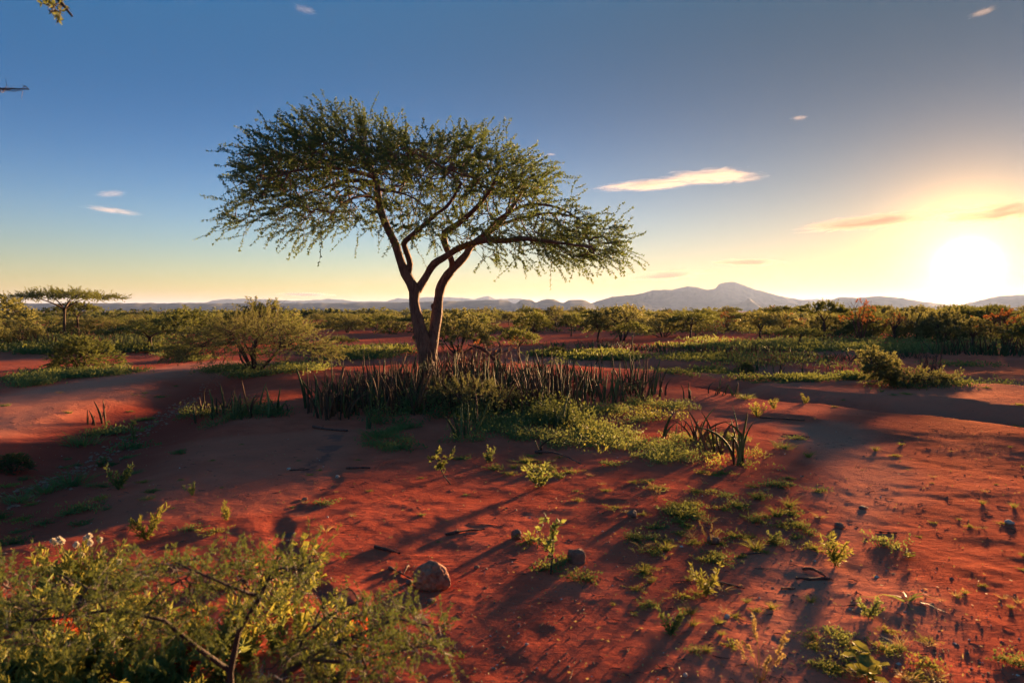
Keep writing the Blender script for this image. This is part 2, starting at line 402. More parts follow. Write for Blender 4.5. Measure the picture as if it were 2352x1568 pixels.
sand = np.maximum.reduce([(1 - ss(1.1, 2.1, dT + wob * .6)), 0.75 * (1 - ss(0.05, 0.75, dS + wob * 0.8)),
                          0.45 * (1 - ss(0.2, 2.2, np.abs(dC[0] * dC[1] - 1.6) + wob)) * (dC[2] > .1), 0.6 * (1 - ss(0.3, 3.0, dC2[0] + wob)),
                          0.28 * ss(0.1, .5, fbm(x * .25, y * .25, seed=40, octaves=3)) * (1 - ss(25, 60, rr))])
gattr('sand', sand)
gattr('silt', 0.85 * (1 - ss(0.0, 0.12, dR[0] + 0.05 + 0.22 * fbm(x * 5, y * 5, seed=44, octaves=3))) * (dR[2] > .02) * (dR[2] < .98))
gattr('bank_shade', np.maximum(0.85 * (1 - ss(0.3, 1.9, dG[0] + wob)) * ss(0, .15, dG[2]),  # mask for the shade painted into the gully and the right wash
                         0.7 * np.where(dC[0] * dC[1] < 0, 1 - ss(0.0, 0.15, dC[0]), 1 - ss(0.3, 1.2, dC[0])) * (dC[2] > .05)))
gattr('olive', np.clip(ss(42, 110, rr) * (0.75 + 0.6 * fbm(x * .02, y * .02, seed=51, octaves=3)), 0, 1))
ground = link('ground', me); tag(ground, 'bare red soil plain with washed sandy tracks and shallow gullies', kind='structure')
del gv, gx, gy, gz

# ================================================================== MOUNTAINS
def rock_mat(name, c1, c2, scale):
    m, t = new_mat(name); geo = t.nodes.new('ShaderNodeNewGeometry')
    n = noise(t, scale, 7, 0.6, geo.outputs['Position'])
    r = ramp(t, n.outputs[0], [(0.35, c1), (0.65, c2)])
    p = t.nodes.new('ShaderNodeBsdfPrincipled'); p.inputs['Roughness'].default_value = 0.95; t.links.new(r.outputs[0], p.inputs['Base Color'])
    o = t.nodes.new('ShaderNodeOutputMaterial'); t.links.new(p.outputs[0], o.inputs[0]); return m
M_HILL = rock_mat('wooded_rock', (0.030, 0.040, 0.030), (0.075, 0.075, 0.065), 0.01)
def mountain(name, label, prof, D, half, seed, sharp=1.0, gully=0.35, front_flat=0.0):
    prof = np.array(prof, float); n = int(min(420, max(60, (prof[-1, 0] - prof[0, 0]) / 2.0)))
    vx = np.linspace(prof[0, 0], prof[-1, 0], n); vy = np.interp(vx, prof[:, 0], prof[:, 1])
    vy = np.minimum(vy + 0.7 * fbm(vx * 0.08, 0 * vx, seed=seed, octaves=3), 713)
    top = P(vx, vy, D)
    edge = ss(0, 0.05, np.linspace(0, 1, n)) * ss(0, 0.05, 1 - np.linspace(0, 1, n))
    H = np.maximum(top[:, 2], 0) * edge
    s = np.linspace(-1, 1, 61)
    base = np.stack([top[:, 0], top[:, 1]], 1); out = unit(base)
    fall = np.clip(1 - np.abs(s), 0, 1) ** sharp
    rad = s * half
    xy = base[None] + out[None] * rad[:, None, None]
    ridg = 1 - np.abs(fbm(xy[..., 0] / (half * .28), xy[..., 1] / (half * .55), seed=seed + 3, octaves=4))
    w = fall[:, None] * (1 + gully * (ridg - 0.6) * 4 * (fall * (1 - fall))[:, None])
    z = H[None] * w
    z = np.where(s[:, None] == 0, H[None], np.minimum(z, H[None] * 0.985)) - 16 * (1 - ss(0, .12, fall))[:, None]
    v = np.concatenate([xy, z[..., None]], -1)
    o = link(name, mesh_np(name, v.reshape(-1, 3), grid_faces(61, n), M_HILL)); tag(o, label, kind='structure'); return o
mountain('far_mountains', 'pale blue range of small peaks far behind the mesas', [(300, 706), (400, 695), (470, 695), (500, 688), (560, 686), (620, 688), (700, 691), (760, 686), (820, 692), (886, 692), (914, 684), (946, 687), (978, 682), (1030, 682), (1070, 685), (1090, 686), (1110, 681), (1122, 679), (1138, 687), (1166, 686), (1198, 685), (1225, 694), (1330, 700)], 12500, 900, 5)
mountain('mesa_ridge', 'long flat blue mesa ridge across the left horizon', [(-900, 700), (-500, 694), (-200, 697), (60, 697), (270, 695.5), (480, 697), (678, 696), (878, 695), (1018, 692), (1138, 688.5), (1166, 690), (1182, 697.5), (1196, 690), (1205, 688), (1220, 688.5), (1230, 695), (1242, 689), (1256, 687), (1272, 688), (1294, 696), (1308, 689), (1330, 687.5), (1346, 688), (1366, 696), (1400, 705), (1440, 711)], 5200, 900, 9, 0.75)
mountain('main_mountain', 'broad mauve mountain with a notched rocky summit', [(1330, 705), (1366, 694), (1406, 681), (1455, 677.5), (1499, 666.5), (1543, 665), (1579, 657), (1600, 659), (1627, 665.5), (1643, 662), (1651, 651.5), (1675, 647.5), (1690, 648), (1699, 651.5), (1731, 663.5), (1791, 679.5), (1835, 687.5), (1871, 692), (1920, 699), (1980, 710)], 7600, 1100, 14, 1.1, 0.5)
mountain('cone_hill', 'small pointed cone hill in front of the mountain', [(1600, 711), (1640, 708), (1671, 704), (1697, 696), (1710, 691), (1717, 685.5), (1721, 685.5), (1731, 693), (1750, 700), (1780, 706), (1820, 711)], 5600, 420, 17, 1.2, 0.6)
mountain('low_hill', 'low rounded dark hill at the foot of the mountain', [(1380, 711), (1423, 703), (1440, 696), (1463, 689), (1480, 694), (1499, 703), (1540, 710)], 5400, 420, 19, 1.1, 0.5)
mountain('right_hills', 'long golden hill line under the sun', [(1800, 708), (1850, 698), (1891, 693), (1931, 682.5), (1971, 683.5), (2019, 679.5), (2071, 684), (2111, 691), (2171, 699), (2211, 699), (2251, 689.5), (2291, 680), (2352, 676.5), (2450, 672), (2600, 684), (2900, 690), (3300, 705)], 6600, 1000, 23)
mountain('back_hills', 'faint hills behind the gap between the mountain and the right hills', [(1780, 706), (1830, 689), (1880, 687), (1930, 688), (1990, 692), (2060, 700)], 10500, 700, 29)

# ================================================================== HAZE
hz, t = new_mat('haze_air')
pv = t.nodes.new('ShaderNodeVolumePrincipled'); pv.inputs['Color'].default_value = (0.38, 0.54, 1.0, 1); pv.inputs['Density'].default_value = 0.30e-4
pv.inputs['Anisotropy'].default_value = 0.3
o = t.nodes.new('ShaderNodeOutputMaterial'); t.links.new(pv.outputs[0], o.inputs['Volume'])
th = np.arange(48) * 2 * pi / 48
ring = np.stack([36000 * np.sin(th), 36000 * np.cos(th)], 1)
hv = np.concatenate([np.c_[ring, np.full(48, -9.0)], np.c_[ring, np.full(48, 345.0)], [[0, 0, -9], [0, 0, 345]]])
HZQ = np.stack([np.arange(48), (np.arange(48) + 1) % 48, (np.arange(48) + 1) % 48 + 48, np.arange(48) + 48], 1)
HZT = np.concatenate([np.stack([np.full(48, 97), (np.arange(48) + 1) % 48 + 48, np.arange(48) + 48], 1), np.stack([np.full(48, 96), np.arange(48), (np.arange(48) + 1) % 48], 1)])
tag(link('haze', mesh_np('haze', hv, HZQ[:, ::-1], hz, False, HZT)), 'thin dusty air over the whole plain', kind='stuff')

# ================================================================== CLOUDS
def cloud_mat(dens, seed, colr=(0.95, 0.88, 0.82)):
    m, t = new_mat('cloud_vapour'); tc = t.nodes.new('ShaderNodeTexCoord')
    mp = t.nodes.new('ShaderNodeMapping'); mp.inputs['Scale'].default_value = (1.5, 2.0, 1.5); mp.inputs['Location'].default_value = (seed, seed * .7, 0)
    t.links.new(tc.outputs['Object'], mp.inputs[0])
    n = noise(t, 1.5, 5, 0.72, mp.outputs[0], 1.2)
    # thin out towards the rim of the lens-shaped bank
    ln = t.nodes.new('ShaderNodeVectorMath'); ln.operation = 'LENGTH'; t.links.new(tc.outputs['Object'], ln.inputs[0])
    d = math_(t, 'SUBTRACT', n.outputs[0], math_(t, 'ADD', 0.35, math_(t, 'MULTIPLY', math_(t, 'POWER', ln.outputs['Value'], 2.0), 0.34)))
    d = math_(t, 'MULTIPLY', math_(t, 'MAXIMUM', d, 0.0), dens * 4.2)
    pv = t.nodes.new('ShaderNodeVolumePrincipled'); pv.inputs['Color'].default_value = (*colr, 1); pv.inputs['Anisotropy'].default_value = 0.05
    t.links.new(d, pv.inputs['Density'])
    o = t.nodes.new('ShaderNodeOutputMaterial'); t.links.new(pv.outputs[0], o.inputs['Volume']); return m
CLOUD_FLIP = True
def cloud(label, vx, vy, w, h, tilt=0.0, dens=1.0, seed=1, colr=(0.95, 0.88, 0.82)):
    D = 40000.0; c = P(vx, vy, D); s = D / FPX * np.linalg.norm(ray(vx, vy))
    hx, hz_ = w * s / 2, h * s / 2
    k1, k2 = 20, 32; u = np.linspace(0, pi, k1); v2 = np.arange(k2) * 2 * pi / k2
    sph = np.stack([np.sin(u)[:, None] * np.cos(v2), np.sin(u)[:, None] * np.sin(v2), np.repeat(np.cos(u)[:, None], k2, 1)], -1)
    o = link('cloud', mesh_np('cloud', sph.reshape(-1, 3), grid_faces(k1, k2, close=True, flip=CLOUD_FLIP), cloud_mat(dens / (h * s), seed, colr)), loc=[float(q) for q in c])
    o.scale = (hx, max(hx * .5, hz_), hz_); o.rotation_euler = (0, -radians(tilt), -math.atan2(c[0], c[1]))
    tag(o, label, 'cloud', 'thin clouds in the morning sky')
cloud('long white streak cloud right of the big tree, left half of the pair', 1490, 425, 300, 22, 2, .9, 1)
cloud('brightest cream cloud right of the big tree, above the mountain', 1635, 406, 280, 40, -1, 1.0, 2)
cloud('golden tilted streak cloud left of and above the sun', 2010, 508, 370, 36, 4, 1.7, 3, (0.66, 0.50, 0.42))
cloud('golden cloud cut by the right edge above the sun', 2310, 486, 300, 46, 3, 2.6, 4, (0.66, 0.50, 0.42))
cloud('long peach cloud low over the left shoulder of the mountain', 1525, 632, 270, 28, 4, 1.7, 5, (0.66, 0.50, 0.42))
cloud('short orange cloud just above the mountain summit', 1720, 602, 190, 20, -2, 1.7, 6, (0.66, 0.50, 0.42))
cloud('flat purple grey cloud low on the horizon above the wide bush', 705, 676, 170, 12, -1, 1.5, 7, (0.66, 0.50, 0.42))
cloud('short white wisp high at the left', 255, 445, 80, 18, 8, .22, 8)
cloud('thin white streak at the left below the short wisp', 260, 484, 130, 16, -5, .25, 9)
cloud('tiny bright cloud speck in the right half of the blue sky', 1836, 271, 46, 13, 0, .3, 10)
cloud('tiny cloud speck just right of the tree top', 1265, 355, 30, 8, 0, .3, 11)
cloud('small wisp near the top right corner', 2258, 28, 60, 16, 12, .25, 12)
cloud('faint wisp near the top edge left of centre', 700, 22, 66, 22, -10, .15, 13)

# ================================================================== TREES
M_BARK = bark_mat('acacia_bark', (0.040, 0.020, 0.014), (0.23, 0.120, 0.082), 9.0, 1.0, 0.16)
M_BARK_DARK = bark_mat('dark_bark', (0.022, 0.012, 0.008), (0.085, 0.042, 0.026), 5.0)
M_DEADWOOD = bark_mat('dead_wood', (0.045, 0.018, 0.013), (0.16, 0.06, 0.04), 9.0)
M_LEAF = leaf_mat('acacia_leaves', (0.016, 0.050, 0.028), (0.046, 0.098, 0.042), (0.18, 0.23, 0.05), 0.38, 1.3)
M_LEAF_BUSH = leaf_mat('bush_leaves', (0.042, 0.072, 0.034), (0.115, 0.138, 0.062), (0.29, 0.27, 0.08), 0.42, 1.1, 0.5)
M_LEAF_DARK = leaf_mat('dark_bush_leaves', (0.026, 0.055, 0.028), (0.075, 0.110, 0.042), (0.24, 0.25, 0.05), 0.38, 1.5, 0.5)
M_LEAF_FAR = leaf_mat('far_scrub_leaves', (0.030, 0.052, 0.028), (0.085, 0.105, 0.050), (0.20, 0.20, 0.06), 0.3, .05, 0.5, .9, 0.0)
M_LEAF_DRY = leaf_mat('reddish_dry_leaves', (0.085, 0.030, 0.018), (0.17, 0.075, 0.035), (0.45, 0.16, 0.04), 0.4, 1.5, 0.4)
M_LICHEN = leaf_mat('yellow_lichen', (0.22, 0.17, 0.03), (0.38, 0.28, 0.05), (0.3, 0.2, 0.03), 0.1, 12)

def mst(seeds, seed_len, pts, bf=0.35):
    """joins every point to the growing tree, trading wire length against path length"""
    ns, npt = len(seeds), len(pts)
    pos = np.concatenate([seeds, pts]); parent = np.full(ns + npt, -1); plen = np.concatenate([seed_len, np.zeros(npt)])
    d = np.linalg.norm(pts[:, None] - seeds[None], axis=2); cost = d + bf * seed_len[None]
    bi = cost.argmin(1); best = cost[np.arange(npt), bi].copy(); open_ = np.ones(npt, bool)
    for _ in range(npt):
        k = int(np.where(open_, best, 1e9).argmin()); open_[k] = False; j = ns + k
        parent[j] = bi[k]; dist = np.linalg.norm(pos[j] - pos[bi[k]]); plen[j] = plen[bi[k]] + dist
        dd = np.linalg.norm(pts - pos[j], axis=1); c = dd + bf * plen[j]; m = open_ & (c < best); best[m] = c[m]; bi[m] = j
    return pos, parent, plen
def chains_of(pos, parent, ns, r_tip, r_exp, r_max):
    n = len(pos); kids = [[] for _ in range(n)]
    for i in range(ns, n): kids[parent[i]].append(i)
    tips = np.zeros(n); order = []; stack = [i for s in range(ns) for i in kids[s]]
    while stack:
        i = stack.pop(); order.append(i); stack.extend(kids[i])
    for i in reversed(order): tips[i] = max(1, sum(tips[c] for c in kids[i]))
    rad = np.minimum(r_tip * np.maximum(tips, 1) ** r_exp, r_max)
    out = []; starts = [(s, c) for s in range(ns) for c in kids[s]]
    while starts:
        p, c = starts.pop(); ch = [p, c]
        while kids[ch[-1]]:
            ks = sorted(kids[ch[-1]], key=lambda q: -tips[q]); starts.extend((ch[-1], q) for q in ks[1:]); ch.append(ks[0])
        rr_ = rad[ch].copy(); rr_[0] = rad[c]; out.append((pos[ch], rr_))
    return out
def twig_paths(p0, d, L, k, droop, wiggle, rng):
    n = len(p0); s = np.linspace(0, 1, k)[None, :, None]
    w = np.cumsum(rng.normal(size=(n, k, 3)) * wiggle, axis=1); w -= w[:, :1]
    return p0[:, None] + d[:, None] * s * L[:, None, None] + w * L[:, None, None] - np.array([0, 0, 1.0]) * (droop * L ** 1.3)[:, None, None] * s ** 2
def clumps(paths, J, m, ll, lw, rng, s0=0.12, spread=0.9):
    """tufts of leaflets along twigs"""
    n, k = paths.shape[:2]; s = np.linspace(s0, 1, J)[None] + rng.uniform(-.04, .04, (n, J)); s = np.clip(s, 0, 0.999) * (k - 1)
    i = np.floor(s).astype(int); f = (s - i)[..., None]; ar = np.arange(n)[:, None]
    a, b = paths[ar, i], paths[ar, i + 1]; c = a + (b - a) * f; tg = unit(b - a)
    c = np.repeat(c.reshape(-1, 3), m, 0); tg = np.repeat(tg.reshape(-1, 3), m, 0)
    d = tg * 0.55 + rng.normal(size=c.shape) * spread * 0.7; d[:, 2] += 0.1
    sz = rng.uniform(0.65, 1.3, len(c))
    return leaves(c, d, ll * sz, lw * sz, rng)
def tree_meshes(seed_chains, attract, rng, bf=0.35, r_tip=0.006, r_exp=0.47, r_max=0.06, center=None, twigs=2, tl=(0.3, 0.7), tk=4, J=8, m=4,
                ll=0.05, lw=0.016, droop=0.12, jitter=0.5, up=0.0, leaf_frac=1.0, twig_r=0.004, limb_sides=8, along=0.35, spread=.9):
    seeds, slen = [], []
    wood = Geo()
    for pts, rads in seed_chains:
        k = max(6, int(np.linalg.norm(np.diff(pts, axis=0), axis=1).sum() / 0.12)); k = min(k, 44)
        p, r = resample(pts, k, rads)
        r = r * (1 + 0.13 * fbm(p[:, 0] * 4, p[:, 2] * 4, p[:, 1] * 4, seed=2, octaves=3))
        v, q = tubes(p[None], r[None], limb_sides); wood.add(v, q)
        seeds.append(p[k // 3:]); slen.append(np.linspace(0.3, 1, k)[k // 3:] * np.linalg.norm(np.diff(pts, axis=0), axis=1).sum() * 0.5)
    pos, par, pl = mst(np.concatenate(seeds), np.concatenate(slen), attract, bf)
    ns = sum(len(s) for s in seeds)
    ch = chains_of(pos, par, ns, r_tip, r_exp, r_max)
    bp, bd = [], []
    groups = {}
    for p, r in ch:
        L = np.linalg.norm(np.diff(p, axis=0), axis=1).sum()
        k = 4 if len(p) <= 2 else (8 if len(p) <= 5 else (16 if len(p) <= 12 else 30))
        pp, rr2 = resample(p, k, r)
        pp[1:] += rng.normal(size=(k - 1, 3)) * 0.018 * min(L, 1.0)
        rr2[-1] *= 0.5; groups.setdefault(k, []).append((pp, rr2))
        cnt = max(1, int(round(L / along * twigs))) ; s = rng.uniform(0.1, 1, cnt) * (k - 1.001); i = s.astype(int)
        bp.append(pp[i] + (pp[i + 1] - pp[i]) * (s - i)[:, None]); bd.append(unit(pp[i + 1] - pp[i]))
        bp.append(pp[-1:]); bd.append(unit(pp[-1:] - pp[-2:-1]))
    for k, lst in groups.items():
        v, q = tubes(np.array([a for a, _ in lst]), np.array([b for _, b in lst]), 5 if k > 8 else 4); wood.add(v, q)
    bp = np.concatenate(bp); bd = np.concatenate(bd)
    out = unit(bp - center) if center is not None else bd
    d = unit(bd * 0.7 + out * 0.8 + rng.normal(size=bd.shape) * jitter + np.array([0, 0, up]))
    L = rng.uniform(tl[0], tl[1], len(bp))
    tp = twig_paths(bp, d, L, tk, droop, 0.035, rng)
    v, q = tubes(tp, np.linspace(1, 0.35, tk)[None] * np.full((len(tp), 1), twig_r), 3)
    tw = Geo().add(v, q)
    lf = Geo()
    if leaf_frac > 0:
        keep = rng.random(len(tp)) < leaf_frac
        v, q = clumps(tp[keep], J, m, ll, lw, rng, spread=spread); lf.add(v, q)
    return wood, tw, lf, tp

# ---------------------------------------------------------------- the big acacia
def poly_inside(x, y, poly):
    poly = np.asarray(poly, float); c = np.zeros(x.shape, bool); j = len(poly) - 1
    for i in range(len(poly)):
        xi, yi = poly[i]; xj, yj = poly[j]
        with np.errstate(divide='ignore', invalid='ignore'):
            c ^= ((yi > y) != (yj > y)) & (x < (xj - xi) * (y - yi) / (yj - yi + 1e-12) + xi)
        j = i
    return c
TREE_Y = 18.4
base_g = G(985, 861)
TREE_Y = float(base_g[1])
def limb(pts):
    """pts: (vx, vy, depth offset in m, width in px)"""
    a = np.array(pts, float); p = P(a[:, 0], a[:, 1], TREE_Y + a[:, 2]); return p, a[:, 3] / 2 * .92 / FPX * (TREE_Y + a[:, 2])
LIMBS = [
    [(982, 885, 0, 56), (982, 850, 0, 44), (977, 815, 0, 38), (968, 770, .02, 35), (957, 725, .0, 30), (951, 690, 0, 28), (953, 664, 0, 31)],
    [(992, 880, .08, 38), (990, 845, .08, 33), (992, 800, .1, 30), (998, 760, .15, 28), (1003, 725, .2, 27), (1006, 697, .25, 26), (1014, 655, .3, 25), (1036, 622, .35, 22), (1057, 600, .4, 20), (1071, 585, .5, 19), (1081, 566, .6, 18), (1104, 548, .7, 16), (1140, 520, .9, 13), (1180, 470, 1.2, 10), (1210, 420, 1.5, 7)],
    [(955, 672, 0, 30), (944, 650, -.05, 27), (928, 620, -.1, 24), (917, 590, -.15, 22), (909, 563, -.2, 21), (893, 530, -.25, 20), (878, 495, -.25, 19), (870, 460, -.2, 18), (866, 425, -.1, 17), (858, 400, 0, 15), (842, 372, .1, 12), (820, 345, .2, 9), (805, 310, .3, 6)],
    [(937, 630, -.08, 16), (942, 607, -.15, 16), (935, 582, -.3, 15), (928, 559, -.45, 15), (940, 546, -.6, 14), (966, 523, -.8, 12), (997, 496, -1.1, 10), (1030, 470, -1.5, 8), (1060, 420, -1.8, 6)],
    [(958, 668, .03, 24), (978, 636, .0, 20), (997, 606, -.1, 18), (1024, 589, -.2, 17), (1052, 571, -.35, 16), (1087, 558, -.5, 16), (1117, 551, -.6, 15), (1160, 553, -.8, 13), (1200, 548, -1.0, 12), (1240, 552, -1.2, 10), (1300, 560, -1.5, 7), (1360, 568, -1.6, 5)],
    [(1034, 630, .35, 17), (1039, 606, .3, 16), (1032, 585, .2, 16), (1022, 560, .1, 16), (1020, 538, .05, 16), (1046, 519, -.1, 15), (1066, 503, -.3, 13), (1100, 470, -.6, 11), (1130, 430, -1.0, 8), (1150, 380, -1.3, 6)],
    [(866, 425, -.1, 12), (830, 415, .3, 10), (780, 420, .8, 8), (720, 440, 1.3, 6), (650, 470, 1.6, 4)],
    [(862, 408, 0, 12), (820, 395, -.6, 10), (760, 385, -1.1, 8), (690, 390, -1.4, 6), (620, 410, -1.5, 4)],
    [(850, 385, .1, 10), (880, 350, .6, 8), (930, 330, 1.2, 6), (990, 330, 1.6, 5)],
    [(1140, 520, .9, 9), (1200, 500, 1.6, 8), (1270, 490, 2.0, 6), (1330, 500, 2.2, 4)],
    [(1104, 548, .7, 9), (1150, 500, 0.0, 8), (1220, 470, -.4, 7), (1290, 480, -.6, 5), (1350, 520, -.8, 4)],
    [(870, 460, -.2, 8), (840, 450, -.8, 7), (800, 460, -1.3, 5), (760, 490, -1.6, 4)],
    [(1060, 420, -1.8, 5), (1010, 380, -1.9, 5), (950, 350, -1.6, 4)],
    [(868, 435, -.1, 8), (905, 440, -.5, 6), (950, 455, -.9, 4), (985, 480, -1.2, 3)],
]
OUTLINE = [(520, 345), (580, 330), (640, 300), (690, 272), (745, 262), (800, 255), (850, 262), (885, 280), (930, 306), (975, 322), (1010, 318), (1050, 302), (1100, 300), (1150, 318), (1200, 350), (1260, 390), (1320, 440), (1370, 478), (1405, 520), (1440, 560), (1455, 590), (1400, 596), (1330, 606), (1250, 600), (1190, 596), (1140, 602), (1090, 590), (1075, 560), (1010, 545), (955, 560), (930, 545), (915, 520), (850, 512), (790, 528), (735, 540), (690, 556), (640, 528), (560, 515), (505, 525), (500, 490), (535, 450), (520, 430), (550, 395), (525, 365)]
OUTLINE = [(980 + (a - 980) * 1.0, 440 + (b - 440) * (.93 if b < 440 else .95)) for a, b in OUTLINE]
def crown_points(n, rng):
    acc_ = []; tot = 0; o = np.array(OUTLINE, float)
    while tot < n:
        x = rng.uniform(495, 1460, 4000); y = rng.uniform(250, 610, 4000)
        top = np.interp(x, [500, 560, 640, 740, 800, 860, 985, 1100, 1200, 1320, 1400, 1460], [360, 335, 300, 262, 255, 265, 300, 300, 350, 440, 515, 590])
        dep = (y - top) / 200
        w = np.where(x < 930, np.where(dep < .6, 1.0, 0.42), np.where(x < 1080, np.where(dep < .55, 1.0, .28), np.where(dep < .8, 1.0, 0.35)))
        w = w * (0.65 + 0.35 * ss(500, 640, x)) + .2 * ss(1080, 1200, x) * (dep < .9)
        w *= 0.55 + 0.9 * (vnoise(x * .017, y * .03, seed=77) * .5 + .5)
        ok = poly_inside(x, y, o) & (rng.random(4000) < w * .8)
        acc_.append(np.stack([x[ok], y[ok]], 1)); tot += ok.sum()
    xy = np.concatenate(acc_)[:n]; p = P(xy[:, 0], xy[:, 1], TREE_Y)
    dy = (rng.beta(1.6, 1.6, n) * 2 - 1) * 3.3
    s = np.sqrt(1 - (dy / 3.8) ** 2); cx = base_g[0]; zc = 4.0
    edge = ss(0, .35, np.minimum(xy[:, 0] - 495, 1460 - xy[:, 0]) / 480); dy *= 0.3 + 0.7 * edge
    p[:, 0] = cx + (p[:, 0] - cx) * (0.35 + 0.65 * s); p[:, 2] = zc + (p[:, 2] - zc) * (0.45 + 0.55 * s); p[:, 1] += dy
    f = np.where(dy < 0, 1 + dy / TREE_Y, 1.0); p[:, 2] = 1.7 + (p[:, 2] - 1.7) * f; p[:, 0] = cx + (p[:, 0] - cx) * f
    p[:, 2] = np.minimum(p[:, 2], np.interp(np.abs(dy), [0, 3.3], [9.0, 6.2]))
    return p
def crown_layers(n, rng):
    p = crown_points(int(n * 1.7), rng); k = fbm(p[:, 0] * .75, p[:, 1] * .75, p[:, 2] * 2.6, 91, 2); return p[np.argsort(-(k + rng.normal(size=len(k)) * .16))[:n]]
rng = np.random.default_rng(5)
chains0 = [limb(l) for l in LIMBS]
CENTER = P(965, 560, TREE_Y)
wood, tw, lf, tp = tree_meshes(chains0, crown_layers(2250, rng), rng, bf=0.30, r_tip=0.0065, r_exp=0.42, r_max=0.05, center=CENTER, twigs=1.0,
                               tl=(0.30, 0.80), tk=6, J=16, m=5, ll=0.048, lw=0.020, droop=0.14, jitter=0.34, along=0.30, twig_r=0.0045, limb_sides=10)
# long whips beyond the outline, hanging ones below
wh = np.array([(850, 270, 862, 212, 0), (800, 262, 790, 228, .4), (745, 268, 738, 240, -.4), (700, 280, 680, 250, .2), (650, 305, 620, 276, 0), (560, 340, 508, 326, 0), (905, 290, 915, 262, .5), (985, 300, 995, 285, 0),
               (1045, 305, 1038, 284, .4), (1143, 320, 1147, 282, 0), (1240, 380, 1275, 384, 0), (1320, 432, 1345, 420, .3), (1380, 490, 1400, 475, 0), (1400, 530, 1425, 515, .5), (1440, 580, 1488, 600, 0), (1440, 575, 1480, 585, .3),
               (560, 520, 455, 537, 0), (560, 500, 478, 500, .3), (560, 540, 500, 548, -.3), (700, 550, 664, 577, 0), (735, 540, 742, 568, .2), (700, 540, 680, 572, .5), (560, 420, 505, 447, 0), (570, 400, 512, 402, .4), (600, 460, 490, 470, 0),
               (1265, 600, 1268, 662, 0), (1240, 596, 1236, 625, .4), (1330, 606, 1340, 632, .2), (1180, 600, 1140, 642, 0), (1200, 600, 1205, 640, .5), (1110, 590, 1090, 622, .2), (1395, 596, 1420, 620, -.2), (960, 560, 915, 590, .2), (860, 520, 820, 548, 0),
               (950, 560, 985, 610, .3), (940, 470, 930, 520, -.3), (1000, 550, 1010, 600, -.2), (880, 545, 850, 520, -.5)], float)
wa = P(wh[:, 0], wh[:, 1], TREE_Y + wh[:, 4]); wb = P(wh[:, 2], wh[:, 3], TREE_Y + wh[:, 4]); wd = wb - wa; wl = np.linalg.norm(wd, axis=1)
wp = twig_paths(wa, unit(wd), wl, 6, 0.05, 0.03, rng)
v, q = tubes(wp, np.linspace(1, .4, 6)[None] * np.full((len(wp), 1), .006), 3); tw.add(v, q)
v, q = clumps(wp, 12, 4, 0.045, 0.018, rng); lf.add(v, q)
acacia = thing('acacia_tree', 'big flat-crowned acacia with forked red-brown trunk standing over the spear-leaf thicket', 'tree', base_g)
link('trunk', wood.mesh('trunk', M_BARK, shift=base_g), acacia)
cr = link('crown', lf.mesh('crown', M_LEAF, False, shift=base_g), acacia)
link('twigs', tw.mesh('twigs', M_BARK_DARK, shift=base_g), cr)
lim = np.concatenate([resample(c[0], 24)[i0:i1] + np.array([0, -0.11, 0.02]) for c, i0, i1 in ((chains0[4], 7, 10), (chains0[4], 12, 15))])
lc = lim[rng.integers(0, len(lim), 260)] + rng.normal(size=(260, 3)) * [0.09, 0.03, 0.05]
v, q = leaves(lc, rng.normal(size=(260, 3)), 0.05, 0.035, rng)
lich = link('lichen', Geo().add(v, q).mesh('lichen', M_LICHEN, False, shift=base_g), acacia); lich['kind'] = 'stuff'; lich['label'] = 'yellow lichen and leaf tuft on the right limb'
# broken stub on the right stem
st_p = P(np.array([1003, 996, 993.]), np.array([712, 706, 697.]), TREE_Y + .2); v, q = tubes(resample(st_p, 6)[None], np.array([[.07, .07, .065, .055, .05, .02]]), 7)
link('broken_stub', Geo().add(v, q).mesh('broken_stub', M_BARK_DARK, shift=base_g), acacia)

